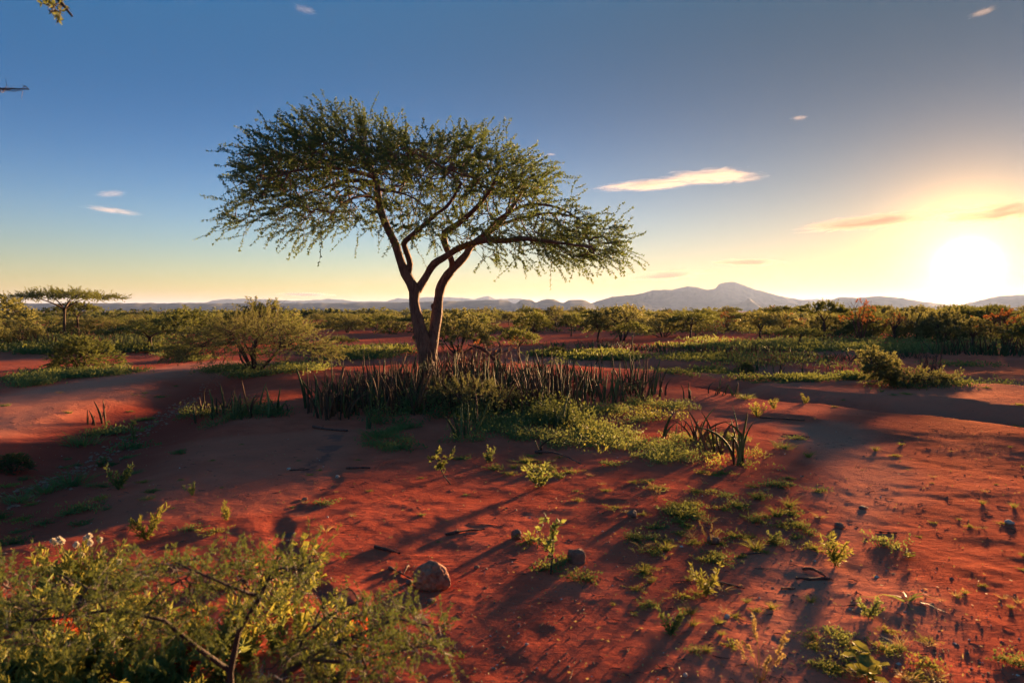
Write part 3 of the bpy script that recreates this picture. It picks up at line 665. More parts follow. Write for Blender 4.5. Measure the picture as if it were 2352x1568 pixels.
# ---------------------------------------------------------------- smaller trees, built once per kind
def dome_points(n, W, z0, z1, rng, flat=1.0, hollow=0.3):
    """points in an umbrella: W wide, underside z0 at the rim, top z1"""
    a = rng.uniform(0, 2 * pi, n); r = np.sqrt(rng.uniform(hollow ** 2, 1, n)); lob = 1 + 0.22 * np.sin(a * 3 + rng.uniform(0, 6)) + .12 * np.sin(a * 5 + rng.uniform(0, 6))
    top = z1 - (z1 - z0) * (r ** (2.2 / flat)) * 0.8; bot = z0 + (z1 - z0) * 0.45 * (1 - r)
    z = bot + (top - bot) * rng.beta(1.6, 1.0, n)
    return np.stack([np.cos(a) * r * W / 2 * lob, np.sin(a) * r * W / 2 * lob, z], 1)
def small_tree(name, seed, H, W, zlow, kind='umbrella', n=260, leafm=None, bark=None, **kw):
    rg = np.random.default_rng(seed); fork = zlow * (0.75 if kind == 'umbrella' else 0.25)
    ch = []; r0 = 0.028 * H + 0.02
    lean = rg.normal(size=2) * 0.10
    if kind == 'umbrella':
        ch.append((np.array([[0, 0, -.15], [lean[0] * .3, lean[1] * .3, fork * .5], [lean[0], lean[1], fork]]), np.array([r0 * 1.25, r0, r0 * .85])))
        nl = rg.integers(4, 6)
        for i in range(nl):
            a = i * 2 * pi / nl + rg.uniform(-.4, .4); R_ = W * rg.uniform(.24, .36)
            e = np.array([np.cos(a) * R_, np.sin(a) * R_, zlow + (H - zlow) * rg.uniform(.35, .6)]); b = np.array([lean[0], lean[1], fork - .03])
            ch.append((np.array([b, b + (e - b) * [.35, .35, .5], e]), np.array([r0 * .6, r0 * .4, r0 * .15])))
    else:
        nl = rg.integers(5, 8)
        for i in range(nl):
            a = i * 2 * pi / nl + rg.uniform(-.5, .5); R_ = W * rg.uniform(.12, .34)
            e = np.array([np.cos(a) * R_, np.sin(a) * R_, zlow + (H - zlow) * rg.uniform(.45, .75)]); b = np.array([np.cos(a) * r0, np.sin(a) * r0, -.1])
            md = b + (e - b) * [.42, .42, .55] + rg.normal(size=3) * .05 * W
            ch.append((np.array([b, md, e]), np.array([r0 * .75, r0 * .45, r0 * .15])))
    if kind == 'round': pts = dome_points(n, W, zlow, H, rg, 0.75, 0.15)
    elif kind == 'bush': pts = dome_points(n, W, zlow, H, rg, 1.0, 0.1)
    else: pts = dome_points(n, W, zlow, H, rg, 1.6, 0.2)
    par = dict(bf=.3, r_tip=.006, r_exp=.45, r_max=r0 * .5, center=np.array([0, 0, zlow * .6]), limb_sides=6)
    kw.pop('ang', None); par.update(kw)
    wd_, tw_, lf_, tp_ = tree_meshes(ch, pts, rg, **par)
    wd_.add(tw_.v[0], tw_.q[0])
    root = thing(name, None, None)
    link('trunk', wd_.mesh('trunk', bark or M_BARK_DARK), root)
    if lf_.n: link('crown', lf_.mesh('crown', leafm or M_LEAF_BUSH, False), root)
    vv = np.concatenate(lf_.v if lf_.n else wd_.v); root['_h'] = float(np.percentile(vv[:, 2], 99.3)); root['_w'] = float(np.percentile(vv[:, 0], 99) - np.percentile(vv[:, 0], 1))
    return root
def copy_thing(src, first_use):
    if first_use: return src
    r = src.copy(); COL.objects.link(r)
    for c in src.children:
        d = c.copy(); COL.objects.link(d); d.parent = r
        for g in c.children:
            e = g.copy(); COL.objects.link(e); e.parent = d
    return r
PROTO_USED = set()
def place(src, loc, scale, rotz, label, cat, group=None, name=None):
    o = copy_thing(src, src.name not in PROTO_USED); PROTO_USED.add(src.name)
    if name: o.name = name
    o.location = [float(v) for v in loc]; o.scale = scale if hasattr(scale, '__len__') else (scale,) * 3; o.rotation_euler = (0, 0, rotz)
    for k in ('label', 'category', 'group'):
        if k in o: del o[k]
    return tag(o, label, cat, group)

far = dict(twigs=1.0, tl=(.25, .6), tk=3, J=6, m=4, ll=.14, lw=.06, along=.28, twig_r=.008, droop=.1)
mid = dict(twigs=1.0, tl=(.25, .6), tk=4, J=8, m=4, ll=.085, lw=.034, along=.22, twig_r=.006, droop=.1)
T_UMB = [small_tree('umbrella_tree', 40 + i, 3.4, 5.0, 2.4, 'umbrella', 200, M_LEAF_DARK, **far) for i in range(3)]
T_BUSH = [small_tree('thorn_bush', 50 + i, 2.4, 4.0, 0.5, 'bush', 210, (M_LEAF_BUSH, M_LEAF_DARK, M_LEAF_BUSH, M_LEAF_BUSH)[i], **far) for i in range(4)]
T_ROUND = [small_tree('round_tree', 60 + i, 3.0, 2.7, 1.5, 'umbrella', 160, (M_LEAF_BUSH, M_LEAF_DARK, M_LEAF_BUSH)[i], **far) for i in range(3)]
T_BARE = [small_tree('bare_tree', 70 + i, 3.3, 3.0, 1.5, 'umbrella' if i else 'round', 120, (M_LEAF_DRY, M_LEAF_BUSH)[i], (M_DEADWOOD, M_BARK_DARK)[i], **{**far, 'leaf_frac': .12, 'twigs': 1.8, 'tl': (.3, .7), 'jitter': .6, 'twig_r': .010, 'ang': 0}) for i in range(2)]
T_UMB_HERO = small_tree('umbrella_tree', 81, 3.15, 7.4, 2.55, 'umbrella', 460, M_LEAF_DARK, **{**mid, 'droop': .05})
T_BUSH_HERO = small_tree('thorn_bush', 82, 2.1, 4.1, 0.40, 'bush', 820, M_LEAF_BUSH, **{**mid, 'J': 12, 'm': 4, 'll': .045, 'lw': .017, 'along': .28, 'tl': (.3, .7), 'twig_r': .0035})
T_DENSE = small_tree('dense_bush', 83, 1.5, 1.8, 0.05, 'round', 420, M_LEAF_DARK, **{**mid, 'J': 9, 'm': 5, 'll': .05, 'lw': .024, 'along': .13, 'tl': (.15, .35), 'twig_r': .003})
T_FLAT = small_tree('low_acacia', 84, 0.62, 1.7, 0.30, 'umbrella', 260, M_LEAF_BUSH, **{**mid, 'J': 10, 'm': 4, 'll': .028, 'lw': .011, 'along': .12, 'tl': (.1, .25), 'twig_r': .0025, 'r_tip': .003})

def place_v(src, vx, vy, top, width, rotz, label, cat='tree', group=None, name=None):
    """stand a tree on the ground seen at (vx, vy) with the size it shows there"""
    g = G(vx, vy); s = g[1] / FPX
    h = (vy - top) * s; w = width * s
    return place(src, g, (w / src['_w'], w / src['_w'], h / src['_h']), rotz, label, cat, group, name)
NAMED = [
    (T_UMB_HERO, 148, 772, 661, 250, .4, 'wide dark umbrella acacia standing alone against the sky at the left'),
    (T_UMB[0], 180, 768, 692, 110, 1.0, 'slender brown-stemmed tree just right of the wide umbrella acacia'),
    (T_ROUND[0], -14, 800, 679, 200, .3, 'bushy yellow-green tree cut by the left edge of the photo'),
    (T_DENSE, 188, 853, 772, 150, .8, 'dense dark round bush beside the left end of the sandy track'),
    (T_UMB[1], 345, 806, 744, 215, 2.2, 'low flat-topped tree with two thin stems between the dense bush and the wide bush'),
    (T_BUSH_HERO, 585, 852, 706, 345, .5, 'wide spreading thorn bush with many stems left of the big acacia'),
    (T_BUSH[1], 610, 790, 694, 200, 1.5, 'bush with bare spiky top twigs rising behind the wide thorn bush'),
    (T_BARE[1], 600, 790, 681, 170, .2, 'leafless spiky crown sticking out above the wide thorn bush'),
    (T_BUSH[1], 440, 782, 708, 210, .2, 'dark domed bush behind the left side of the wide thorn bush'),
    (T_UMB[2], 780, 822, 770, 84, .7, 'stunted tree with short black stems just right of the wide thorn bush'),
    (T_BUSH[0], 1052, 812, 712, 170, 2.9, 'pale green bush right behind the trunk of the big acacia'),
    (T_UMB[0], 1192, 838, 756, 110, .4, 'small pale topped tree behind the right part of the thicket'),
    (T_ROUND[1], 1226, 790, 716, 90, 1.1, 'dark round tree behind the pale topped little tree'),
    (T_BUSH[2], 1430, 782, 702, 170, 1.2, 'broad dark domed tree below the low rounded hill'),
    (T_ROUND[2], 1372, 786, 716, 70, 2.0, 'narrow tree with bare whips left of the broad dark domed tree'),
    (T_UMB[2], 1452, 800, 738, 80, 2.6, 'small round-headed tree in front of the broad dark domed tree'),
    (T_ROUND[0], 1745, 782, 716, 90, 1.3, 'vase-shaped many-stemmed tree below the cone hill'),
    (T_UMB[1], 1835, 797, 752, 110, 3.2, 'small flat tree with crooked stem in front of the right tree line'),
    (T_UMB[0], 1893, 786, 690, 120, 4.0, 'tall wide-crowned tree just left of the reddish leafless tree'),
    (T_BARE[0], 1975, 784, 687, 84, 1.2, 'reddish leafless tree with a curly round crown on the skyline'),
    (T_BARE[1], 2054, 784, 706, 100, 2.0, 'reddish brown spreading tree right of the leafless curly one'),
    (T_BUSH[3], 2160, 786, 711, 120, 1.0, 'golden glowing tree straight under the left side of the sun'),
    (T_ROUND[0], 2235, 800, 730, 110, 4.0, 'golden bush straight under the sun'),
    (T_BARE[0], 2310, 796, 709, 130, 3.0, 'forked leafless tree near the right edge under the sun'),
    (T_BUSH[1], 2420, 800, 700, 200, 3.0, 'dark bush just beyond the right edge of the tree line'),
    (T_DENSE, 1712, 860, 833, 46, 3.1, 'dark round low bush among spear leaves beyond the right wash'),
    (T_DENSE, 416, 828, 790, 80, 2.0, 'low spreading bush beside the track where it narrows'),
    (T_DENSE, 30, 1082, 1040, 90, 1.7, 'dark bush low on the shaded bank at the left edge'),
    (T_FLAT, 1086, 958, 862, 210, .4, 'flat-topped low acacia growing out of the front of the thicket'),
    (T_FLAT, 1000, 930, 866, 120, 2.4, 'small flat acacia left of the other one at the front of the thicket'),
    (T_DENSE, 1330, 812, 800, 60, .5, 'low dark green bush on the green flat right of the thicket'),
    (T_DENSE, 1280, 815, 796, 50, 1.5, 'low green bush left of its twin on the green flat'),
]
for src, vx, vy, top, wdt, rz, lab in NAMED:
    low = src in (T_DENSE, T_FLAT) or 'bush' in lab
    place_v(src, vx, vy, top, wdt, rz, lab, 'bush' if low else 'tree')

# the bush country behind: one tree at a time
rg = np.random.default_rng(99); n_t = 0; spots = []
occ = [G(a[1], a[2])[:2] for a in NAMED]
def open_ground(vx, d):
    """nearest distance at which the scrub begins"""
    return np.interp(vx, [-600, 0, 250, 480, 760, 900, 1100, 1300, 1600, 1900, 2200, 2352, 2900], [34, 37, 41, 45, 47, 42, 39, 42, 38, 36, 35, 34, 33])
tries = 0
while n_t < 345 and tries < 20000:
    tries += 1
    az = rg.uniform(-radians(41), radians(41)); d = 34 * (170 / 34) ** (rg.random() ** 0.85)
    vx = 1176 + FPX * tan(az)
    if d < open_ground(vx, d) + rg.uniform(0, 5): continue
    xx, yy = d * sin(az) / cos(az) * cos(az), d * cos(az)
    if any((xx - a) ** 2 + (yy - b) ** 2 < (2.2 if d < 80 else 3.0) ** 2 for a, b in occ) or (70 < vx < 230 and d < 52): continue
    # keep the skyline low in front of the mountains and left of the big tree
    z = float(height(xx, yy)); k = rg.random()
    right = vx > 1050
    if right: src = (T_UMB + T_UMB + T_BUSH[:2] + T_ROUND + T_ROUND + T_BARE)[rg.integers(0, 16)]
    else: src = (T_BUSH + T_BUSH + T_UMB + T_BUSH)[rg.integers(0, 15)]
    hmax = 1.7 + (712 - (699 if right else (728 if vx < 330 else 721))) * d / FPX
    h = rg.uniform(1.6, 3.0)
    if right: h = min(rg.uniform(1.5, 3.2), 1.7 - z + (712 - (717 if rg.random() < .78 else 702)) * d / FPX)
    else: h = min(h, max(1.1, hmax))
    w = src['_w'] * h / src['_h'] * rg.uniform(.9, 1.4)
    if w > 5.5: w = 5.5
    zone = next(t_ for lim_, t_ in ((330, 'near the umbrella acacia'), (760, 'behind the wide thorn bush'), (1040, 'behind the big acacia trunk'), (1340, 'below the mesas'), (1640, 'below the mountain notch'), (1900, 'below the cone hill'), (2080, 'left of the sun'), (9999, 'under the sun')) if vx < lim_)
    row = 'front row' if d < 62 else ('middle rows' if d < 100 else 'far rows'); siz = 'low' if h < 2.0 else 'tall'
    if src in T_BARE: g_, lb = 'bare trees', 'reddish half-bare tree'
    elif src in T_UMB: g_, lb = 'flat-crowned trees', siz + ' flat-crowned tree'
    elif src in T_ROUND: g_, lb = 'round trees', siz + ' round-crowned tree'
    else: g_, lb = 'thorn bushes', siz + (' dark' if src == T_BUSH[1] else ' olive') + ' thorn bush'
    g_ = g_ + ' in the ' + row + ' of scrub ' + zone; lb = lb + ' in the ' + row + ' ' + zone
    place(src, (xx, yy, z - .03), (w / src['_w'], w / src['_w'], h / src['_h']), rg.uniform(0, 6.28), lb, 'bush' if src in T_BUSH else 'tree', g_)
    occ.append((xx, yy)); n_t += 1

# beyond them the scrub reads as one mass: thousands of small crowns joined
rg = np.random.default_rng(7); n = 5000
az = rg.uniform(-radians(50), radians(50), n); d = 165 * (2600 / 165) ** (rg.random(n) ** 1.1)
cx, cy_ = d * np.sin(az), d * np.cos(az); cz = height(cx, cy_); hh = rg.uniform(1.5, 3.0, n) * (1 + .15 * fbm(cx * .01, cy_ * .01, seed=3, octaves=2)); ww = rg.uniform(3, 6.5, n) * (1 + ss(500, 2000, d) * 2)
m_ = 40
off = rg.normal(size=(n, m_, 3)); off = unit(off) * rg.uniform(.5, 1, (n, m_, 1)); off[..., 2] = np.abs(off[..., 2])
c = np.stack([cx, cy_, cz], 1)[:, None] + off * np.stack([ww / 2, ww / 2, hh * .72], 1)[:, None] + np.array([0, 0, .2]) * hh[:, None, None]
sz = np.repeat((ww * .15), m_)
v, q = leaves(c.reshape(-1, 3), rg.normal(size=(n * m_, 3)) * [1, 1, .25], sz, sz * .8, rg)
tag(link('distant_scrub', mesh_np('distant_scrub', v, q, M_LEAF_FAR, False)), 'endless belt of scrub between the last single trees and the mountains', kind='stuff')

# low brush filling the gaps between the trees of the scrub
rg = np.random.default_rng(13); n = 1500; az = rg.uniform(-radians(44), radians(44), n * 3); d = 40 * (175 / 40) ** (rg.random(n * 3) ** .9); vx = 1176 + FPX * np.tan(az)
k = (d > np.interp(vx, [-600, 0, 250, 480, 760, 900, 1100, 1300, 1600, 1900, 2200, 2352, 2900], [34, 40, 46, 50, 52, 46, 44, 50, 46, 40, 38, 36, 34]) + 2) & (fbm(d * np.sin(az) * .05, d * np.cos(az) * .05, seed=8, octaves=2) > -.25)
cx, cy_ = (d * np.sin(az))[k][:n], (d * np.cos(az))[k][:n]; n = len(cx); cz = height(cx, cy_); hh = rg.uniform(.25, .75, n); ww = rg.uniform(.9, 2.4, n); m_ = 70
off = unit(rg.normal(size=(n, m_, 3))) * rg.uniform(.35, 1, (n, m_, 1)); off[..., 2] = np.abs(off[..., 2])
c = np.stack([cx, cy_, cz], 1)[:, None] + off * np.stack([ww / 2, ww / 2, hh], 1)[:, None]; dd = rg.normal(size=(n * m_, 3)); dd[:, 2] = np.abs(dd[:, 2])
v, q = leaves(c.reshape(-1, 3), dd, rg.uniform(.12, .26, n * m_), .09, rg)
tag(link('brush', mesh_np('brush', v, q, M_LEAF_FAR, False)), 'low brush filling the gaps between the trees of the scrub', kind='stuff')

# ================================================================== SPEAR-LEAF PLANTS
M_SPEAR = leaf_mat('spear_leaf_green', (0.050, 0.068, 0.028), (0.125, 0.140, 0.052), (0.20, 0.17, 0.03), 0.10, 5, 0.8, 0.7)
M_SPEAR_BR = leaf_mat('spear_leaf_brown', (0.065, 0.038, 0.024), (0.19, 0.090, 0.048), (0.22, 0.09, 0.03), 0.10, 5, 0.9, 0.7)
def spear_mesh(name, L, bend, w, seed, mat):
    rg = np.random.default_rng(seed); k = 9; s = np.linspace(0, 1, k)
    x = bend * s ** 2.2 * L * .75; z = L * (s - 0.42 * abs(bend) * s ** 2.6); y = .02 * np.sin(s * 4 + seed) * L
    pth = np.stack([x, y, z - .04], 1); r = w * np.array([.75, 1, 1.03, 1, .93, .82, .66, .42, .06])
    v, q = tubes(pth[None], r[None], 6)
    v = v.reshape(k, 6, 3); c = v.mean(1, keepdims=True); v[:, 2:4] = c + (v[:, 2:4] - c) * 0.35   # channelled inner face
    return mesh_np(name, v.reshape(-1, 3), q, mat, True)
rg = np.random.default_rng(3)
SPEARS = {m: [spear_mesh('spear_leaf', rg.uniform(.62, .95), b, rg.uniform(.016, .023), i, mat) for i, b in enumerate([0.02, .10, .18, .28, .42, .60, .85, .14, .22, .05])] for m, mat in (('g', M_SPEAR), ('b', M_SPEAR_BR))}
def spear_clump(loc, n, rad, hs, label, group=None, mix=.5, seed=0, bendy=False):
    rg = np.random.default_rng(seed); root = thing('spear_leaf_plant', label, 'plant', loc, group)
    for i in range(n):
        a = rg.uniform(0, 6.28); r = rad * math.sqrt(rg.random()); k = 'b' if rg.random() < mix else 'g'
        lst = SPEARS[k]; me_ = lst[rg.choice([4, 5, 6, 3]) if bendy else rg.choice([0, 1, 2, 3, 7, 8, 9, 1, 2, 4, 5, 6], p=[.13, .13, .12, .1, .12, .12, .09, .05, .05, .05, .03, .01])]
        o = link('leaf', me_, root); x_, y_ = r * cos(a), r * sin(a)
        o.location = (x_, y_, float(height(loc[0] + x_, loc[1] + y_)) - loc[2] - .01)
        o.rotation_euler = (rg.normal() * .15, rg.normal() * .15, a + rg.normal() * .8); s = hs * rg.choice([rg.uniform(.35, .7), rg.uniform(.7, 1.0), rg.uniform(.95, 1.25)], p=[.25, .45, .3]); o.scale = (1 / max(s, .5) * s, s ** .5, s)
    return root
# the thicket round the big tree: plants standing at spots on the ground
THK = [(722, 935), (770, 925), (850, 900), (930, 875), (1020, 862), (1120, 866), (1230, 880), (1350, 884), (1450, 888), (1535, 898), (1500, 915), (1400, 930), (1300, 948), (1180, 955), (1080, 958), (960, 950), (850, 955), (760, 955)]
thk = np.array([G(a, b)[:2] for a, b in THK]); lo, hi = thk.min(0), thk.max(0)
rg = np.random.default_rng(17); spots = []
while len(spots) < 62:
    p = rg.uniform(lo, hi)
    if poly_inside(np.array([p[0]]), np.array([p[1]]), thk)[0] and all(np.hypot(*(p - s)) > .48 for s in spots): spots.append(p)
for i, p in enumerate(spots):
    vx_ = 1176 + FPX * p[0] / p[1]
    left = vx_ < 1010; g_ = 'spear-leaf plants of the thicket under the big tree'
    n_ = 31 if left else (26 if vx_ < 1290 else 14)
    lb = 'dense brown-green spear leaves in the thicket left of the acacia trunk' if left else ('reddish brown spear leaves in the thicket right of the acacia trunk' if vx_ < 1290 else 'upright green spear leaves in the sparse right end of the thicket')
    lb = ('back row: ' if p[1] > 14.6 else ('middle row: ' if p[1] > 12.4 else 'front row: ')) + lb
    spear_clump((p[0], p[1], float(height(p[0], p[1]))), n_, .38, .88 if left else (.95 if vx_ < 1290 else .82), lb, g_, .78 if vx_ < 1290 else .35, seed=100 + i)
SOLO = [  # vx, vy base, count, radius m, size, brown share, label, bendy
    (470, 955, 7, .10, .55, .8, 'short upright spear leaves at the left end of the small clump left of the thicket', False),
    (520, 950, 12, .25, .72, .5, 'spear leaves in the middle of the small green clump left of the thicket', False),
    (560, 958, 12, .25, .70, .5, 'fanned spear leaves right of the middle in the small clump left of the thicket', False),
    (630, 955, 10, .20, .62, .4, 'bent spear leaves at the right end of the small clump left of the thicket', False),
    (666, 942, 2, .04, .28, 1., 'two brown spear stubs between the small clump and the thicket', False),
    (712, 948, 4, .10, .45, .9, 'few brown spear leaves at the left tip of the thicket', False),
    (735, 985, 2, .05, .30, 1., 'brown spear stubs in front of the left tip of the thicket', False),
    (208, 975, 4, .07, .40, 1., 'orange brown spear leaves on the bank at the far left', False),
    (238, 972, 3, .04, .62, .9, 'taller dark spear leaves beside the orange ones on the bank', False),
    (450, 970, 2, .03, .55, .8, 'single dark spear stump standing on bare soil', False),
    (1068, 1008, 8, .12, .72, .1, 'long green spear leaves standing alone in front of the thicket', False),
    (1090, 985, 5, .08, .75, .1, 'green spear leaves just behind the lone long ones', False),
    (850, 985, 3, .08, .55, .3, 'thin spear leaves leaning out of the shaded front of the thicket', False),
    (1285, 985, 9, .16, .72, .2, 'green spear leaves standing in the herbs right of the flat acacia', False),
    (1345, 958, 5, .10, .5, .4, 'short spear leaves in the herbs below the right end of the thicket', False),
    (1238, 1040, 3, .05, .35, 1., 'reddish dead spear leaves in the sunlit herbs', False),
    (1524, 1003, 2, .03, .40, .7, 'two thin dark spears on bare soil right of the herbs', False),
    (1548, 1003, 1, .01, .32, .7, 'single curved dark spear on bare soil', False),
    (1565, 985, 2, .04, .28, .8, 'short dark spear pair near the end of the thicket', False),
    (1600, 1012, 9, .10, .60, .6, 'fan of short arching spear leaves left of the long arching ones', True),
    (1640, 1040, 6, .10, .80, .3, 'upright spear leaves in the middle of the arching clump', False),
    (1700, 1066, 8, .08, 1.0, .1, 'long arching green spear leaves bending to the left on the right mound', True),
    (1640, 905, 7, .25, .5, .3, 'spear leaves at the near bank of the wash', True),
    (1590, 915, 4, .15, .5, .6, 'dark spear leaves between the thicket and the wash', False),
    (1690, 910, 5, .12, .35, .4, 'short spear leaves beside a green tussock at the bank', False),
    (1790, 862, 4, .2, .75, .6, 'tall thin spear leaves beside the dark round low bush', False),
    (1745, 858, 4, .2, .75, .6, 'tall thin spear leaves touching the dark round low bush', False),
    (1850, 868, 6, .35, .55, .5, 'spear leaves on the green strip beyond the wash', False),
    (1910, 866, 5, .4, .5, .5, 'few spear leaves at the right end of the green strip', False),
    (1690, 828, 8, .35, .75, .7, 'small stand of spear leaves on the bare flat beyond the thicket', False),
    (1455, 850, 8, .4, .8, .5, 'spear leaves at the edge of the distant wash', False),
    (1395, 842, 6, .4, .8, .5, 'spear leaves left of those at the edge of the distant wash', False),
]
for i, (a, b, n_, r_, s_, mx, lb, bd_) in enumerate(SOLO):
    spear_clump(G(a, b), n_, r_, s_, lb, None, mx, 300 + i, bd_)
# stands of spear leaves among the scrub edge: each stand is one plant, its leaves too small to tell apart
def stand_mesh(seed, n, w, d):
    rg = np.random.default_rng(seed); L = rg.uniform(.5, 1.15, n); p0 = np.stack([rg.uniform(-w / 2, w / 2, n), rg.uniform(-d / 2, d / 2, n), np.full(n, -.05)], 1)
    dr = unit(np.stack([rg.normal(size=n) * .16, rg.normal(size=n) * .16, np.ones(n)], 1))
    pth = twig_paths(p0, dr, L, 4, .08, .03, rg); v, q = tubes(pth, np.array([1, .95, .7, .1])[None] * rg.uniform(.016, .026, (n, 1)), 4)
    return v, q
STAND = [mesh_np('spear_leaves', *stand_mesh(i, 42, 2.4, 1.2), (M_SPEAR_BR, M_SPEAR)[i % 2]) for i in range(4)]
STAND_AT = [(60, 792, 1.2), (150, 800, 1), (225, 796, 1.3), (300, 800, 1.1), (395, 800, .9), (1330, 802, 1), (1385, 800, 1), (1440, 806, 1.1), (1500, 803, 1), (1560, 808, 1), (1610, 812, 1), (1680, 806, .9), (1760, 812, 1), (1850, 828, .8), (1900, 826, .8), (1960, 822, .9),
            (2200, 812, 1), (2240, 815, 1), (2280, 812, 1.1), (2320, 816, 1), (2360, 812, 1), (900, 800, .9), (860, 812, .8), (700, 800, .9), (1780, 835, .7), (2040, 818, .8), (2100, 822, .7)]
for i, (a, b, s) in enumerate(STAND_AT):
    g = G(a, b); z_ = 'left edge of the scrub beyond the track' if a < 500 else ('scrub edge behind the big tree' if a < 1000 else ('green flat in front of the right scrub' if a < 2150 else 'golden haze under the sun'))
    o = link('spear_leaf_stand', STAND[i % 4], loc=[float(k) for k in g], rotz=rg.uniform(-.5, .5)); o.scale = (s * rg.uniform(.8, 1.3), s, s * rg.uniform(.7, 1.05) * (.8 if (a > 2150 or a < 320) else .5))
    tag(o, 'loose stand of spear leaves in the ' + z_, 'plant', 'spear-leaf stands at the ' + z_)

# ================================================================== LOW HERBS
M_HERB = leaf_mat('creeping_herb', (0.045, 0.090, 0.036), (0.120, 0.165, 0.065), (0.34, 0.36, 0.08), 0.42, 2.5, 0.5)
M_HERB_Y = leaf_mat('yellow_green_weed', (0.095, 0.125, 0.030), (0.21, 0.21, 0.05), (0.42, 0.38, 0.07), 0.42, 3, 0.4)
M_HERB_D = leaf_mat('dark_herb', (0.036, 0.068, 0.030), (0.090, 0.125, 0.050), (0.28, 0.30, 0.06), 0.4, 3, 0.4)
M_STRAW = leaf_mat('dry_straw', (0.22, 0.14, 0.05), (0.42, 0.30, 0.13), (0.55, 0.38, 0.12), 0.4, 6, 0.3)
M_RED = leaf_mat('red_dry_leaves', (0.22, 0.035, 0.015), (0.45, 0.09, 0.03), (0.7, 0.12, 0.03), 0.4, 6, 0.3)
M_WHITE = leaf_mat('white_petals', (0.55, 0.50, 0.42), (0.80, 0.74, 0.62), (0.8, 0.7, 0.5), 0.3, 6, 0.1)
def mat_geo(rg, rad=.22, n=260, h=.05, ll=.030, lw=.014):
    """creeping runners with small leaves"""
    g = Geo(); k = rg.integers(7, 12); a = rg.uniform(0, 6.28, k); L = rad * rg.uniform(.5, 1.25, k)
    pth = twig_paths(np.zeros((k, 3)), unit(np.stack([np.cos(a), np.sin(a), np.full(k, .25)], 1)), L, 6, .0, .07, rg); pth[..., 2] = np.abs(pth[..., 2]) * .4 + .006
    m = max(3, n // (k * 8)); v, q = clumps(pth, 8, m, ll, lw, rg, 0.0, 1.1); v[:, 2] = np.abs(v[:, 2]) * .9 + .002; g.add(v, q)
    c = rg.normal(size=(n // 2, 3)) * [rad * .33, rad * .33, 0]; c[:, 2] = np.abs(rg.normal(size=n // 2)) * h * .5
    d = rg.normal(size=c.shape); d[:, 2] = np.abs(d[:, 2]) + .3; v, q = leaves(c, d, ll, lw, rg); g.add(v, q); return g
def weed_geo(rg, h=.26, stems=8, ll=.05, lw=.013, spread=.5, J=9, m=4):
    a = rg.uniform(0, 6.28, stems); d = unit(np.stack([np.cos(a) * spread, np.sin(a) * spread, np.ones(stems)], 1) + rg.normal(size=(stems, 3)) * .12)
    pth = twig_paths(np.zeros((stems, 3)), d, h * rg.uniform(.55, 1.1, stems), 6, .1, .03, rg)
    v, q = clumps(pth, J, m, ll, lw, rg, .15, .75); g = Geo().add(v, q)
    v, q = tubes(pth, np.linspace(.003, .0012, 6)[None] * np.ones((stems, 1)), 3); g.add(v, q); return g
def blades_geo(rg, n=60, h=.22, w=.006, spread=.55, droop=.9, k=5, rad=.03):
    a = rg.uniform(0, 6.28, n); d = unit(np.stack([np.cos(a) * spread, np.sin(a) * spread, np.ones(n)], 1) + rg.normal(size=(n, 3)) * .22)
    p0 = np.stack([np.cos(a), np.sin(a), 0 * a], 1) * rg.uniform(0, rad, n)[:, None]
    pth = twig_paths(p0, d, h * rg.uniform(.5, 1.15, n), k, droop, .02, rg); pth[..., 2] = np.maximum(pth[..., 2], .002)
    side = unit(np.cross(d, rg.normal(size=d.shape)))[:, None] * (w / 2 * np.linspace(1, .1, k))[None, :, None]
    v = np.stack([pth - side, pth + side], 2); q = grid_faces(k, 2); q = (q[None] + (np.arange(n) * k * 2)[:, None, None]).reshape(-1, 4)
    return Geo().add(v.reshape(-1, 3), q)
def seedling_geo(rg, n=16, h=.09, size=.07):
    g = Geo(); st = 5; a = rg.uniform(0, 6.28, st); d = unit(np.stack([np.cos(a) * .5, np.sin(a) * .5, np.ones(st)], 1))
    pth = twig_paths(np.zeros((st, 3)), d, h * rg.uniform(.6, 1.2, st), 4, .05, .03, rg); v, q = tubes(pth, np.full((st, 4), .0025), 3); g.add(v, q)
    c = pth[rg.integers(0, st, n), rg.integers(1, 4, n)]; a = rg.uniform(0, 6.28, n); dd = np.stack([np.cos(a), np.sin(a), rg.uniform(-.1, .6, n)], 1)
    up = np.repeat([[0, 0, 1.0]], n, 0)
    r = unit(np.cross(unit(dd), up)); L = size * rg.uniform(.6, 1.2, n)[:, None]
    dd = unit(dd)
    v = np.stack([c, c + dd * L * .35 + r * L * .36, c + dd * L * .75 + r * L * .28, c + dd * L - [0, 0, .01], c + dd * L * .75 - r * L * .28, c + dd * L * .35 - r * L * .36, c + dd * L * .5 - [0, 0, .008]], 1)
    t_ = np.array([[6, 0, 1], [6, 1, 2], [6, 2, 3], [6, 3, 4], [6, 4, 5], [6, 5, 0]]); t_ = (t_[None] + (np.arange(n) * 7)[:, None, None]).reshape(-1, 3)
    g.add(v.reshape(-1, 3), None, t_); return g
def seedgrass_geo(rg, n=9, h=.34):
    g = Geo(); a = rg.uniform(0, 6.28, n); d = unit(np.stack([np.cos(a) * .45, np.sin(a) * .45, np.ones(n)], 1)); L = h * rg.uniform(.6, 1.1, n)
    pth = twig_paths(np.zeros((n, 3)), d, L, 8, .25, .02, rg); v, q = tubes(pth, np.linspace(.0022, .001, 8)[None] * np.ones((n, 1)), 3); g.add(v, q)
    hd = pth[:, 4:]; v, q = clumps(hd, 16, 6, .016, .005, rg, 0, .55); g.add(v, q); return g
rg = np.random.default_rng(8)
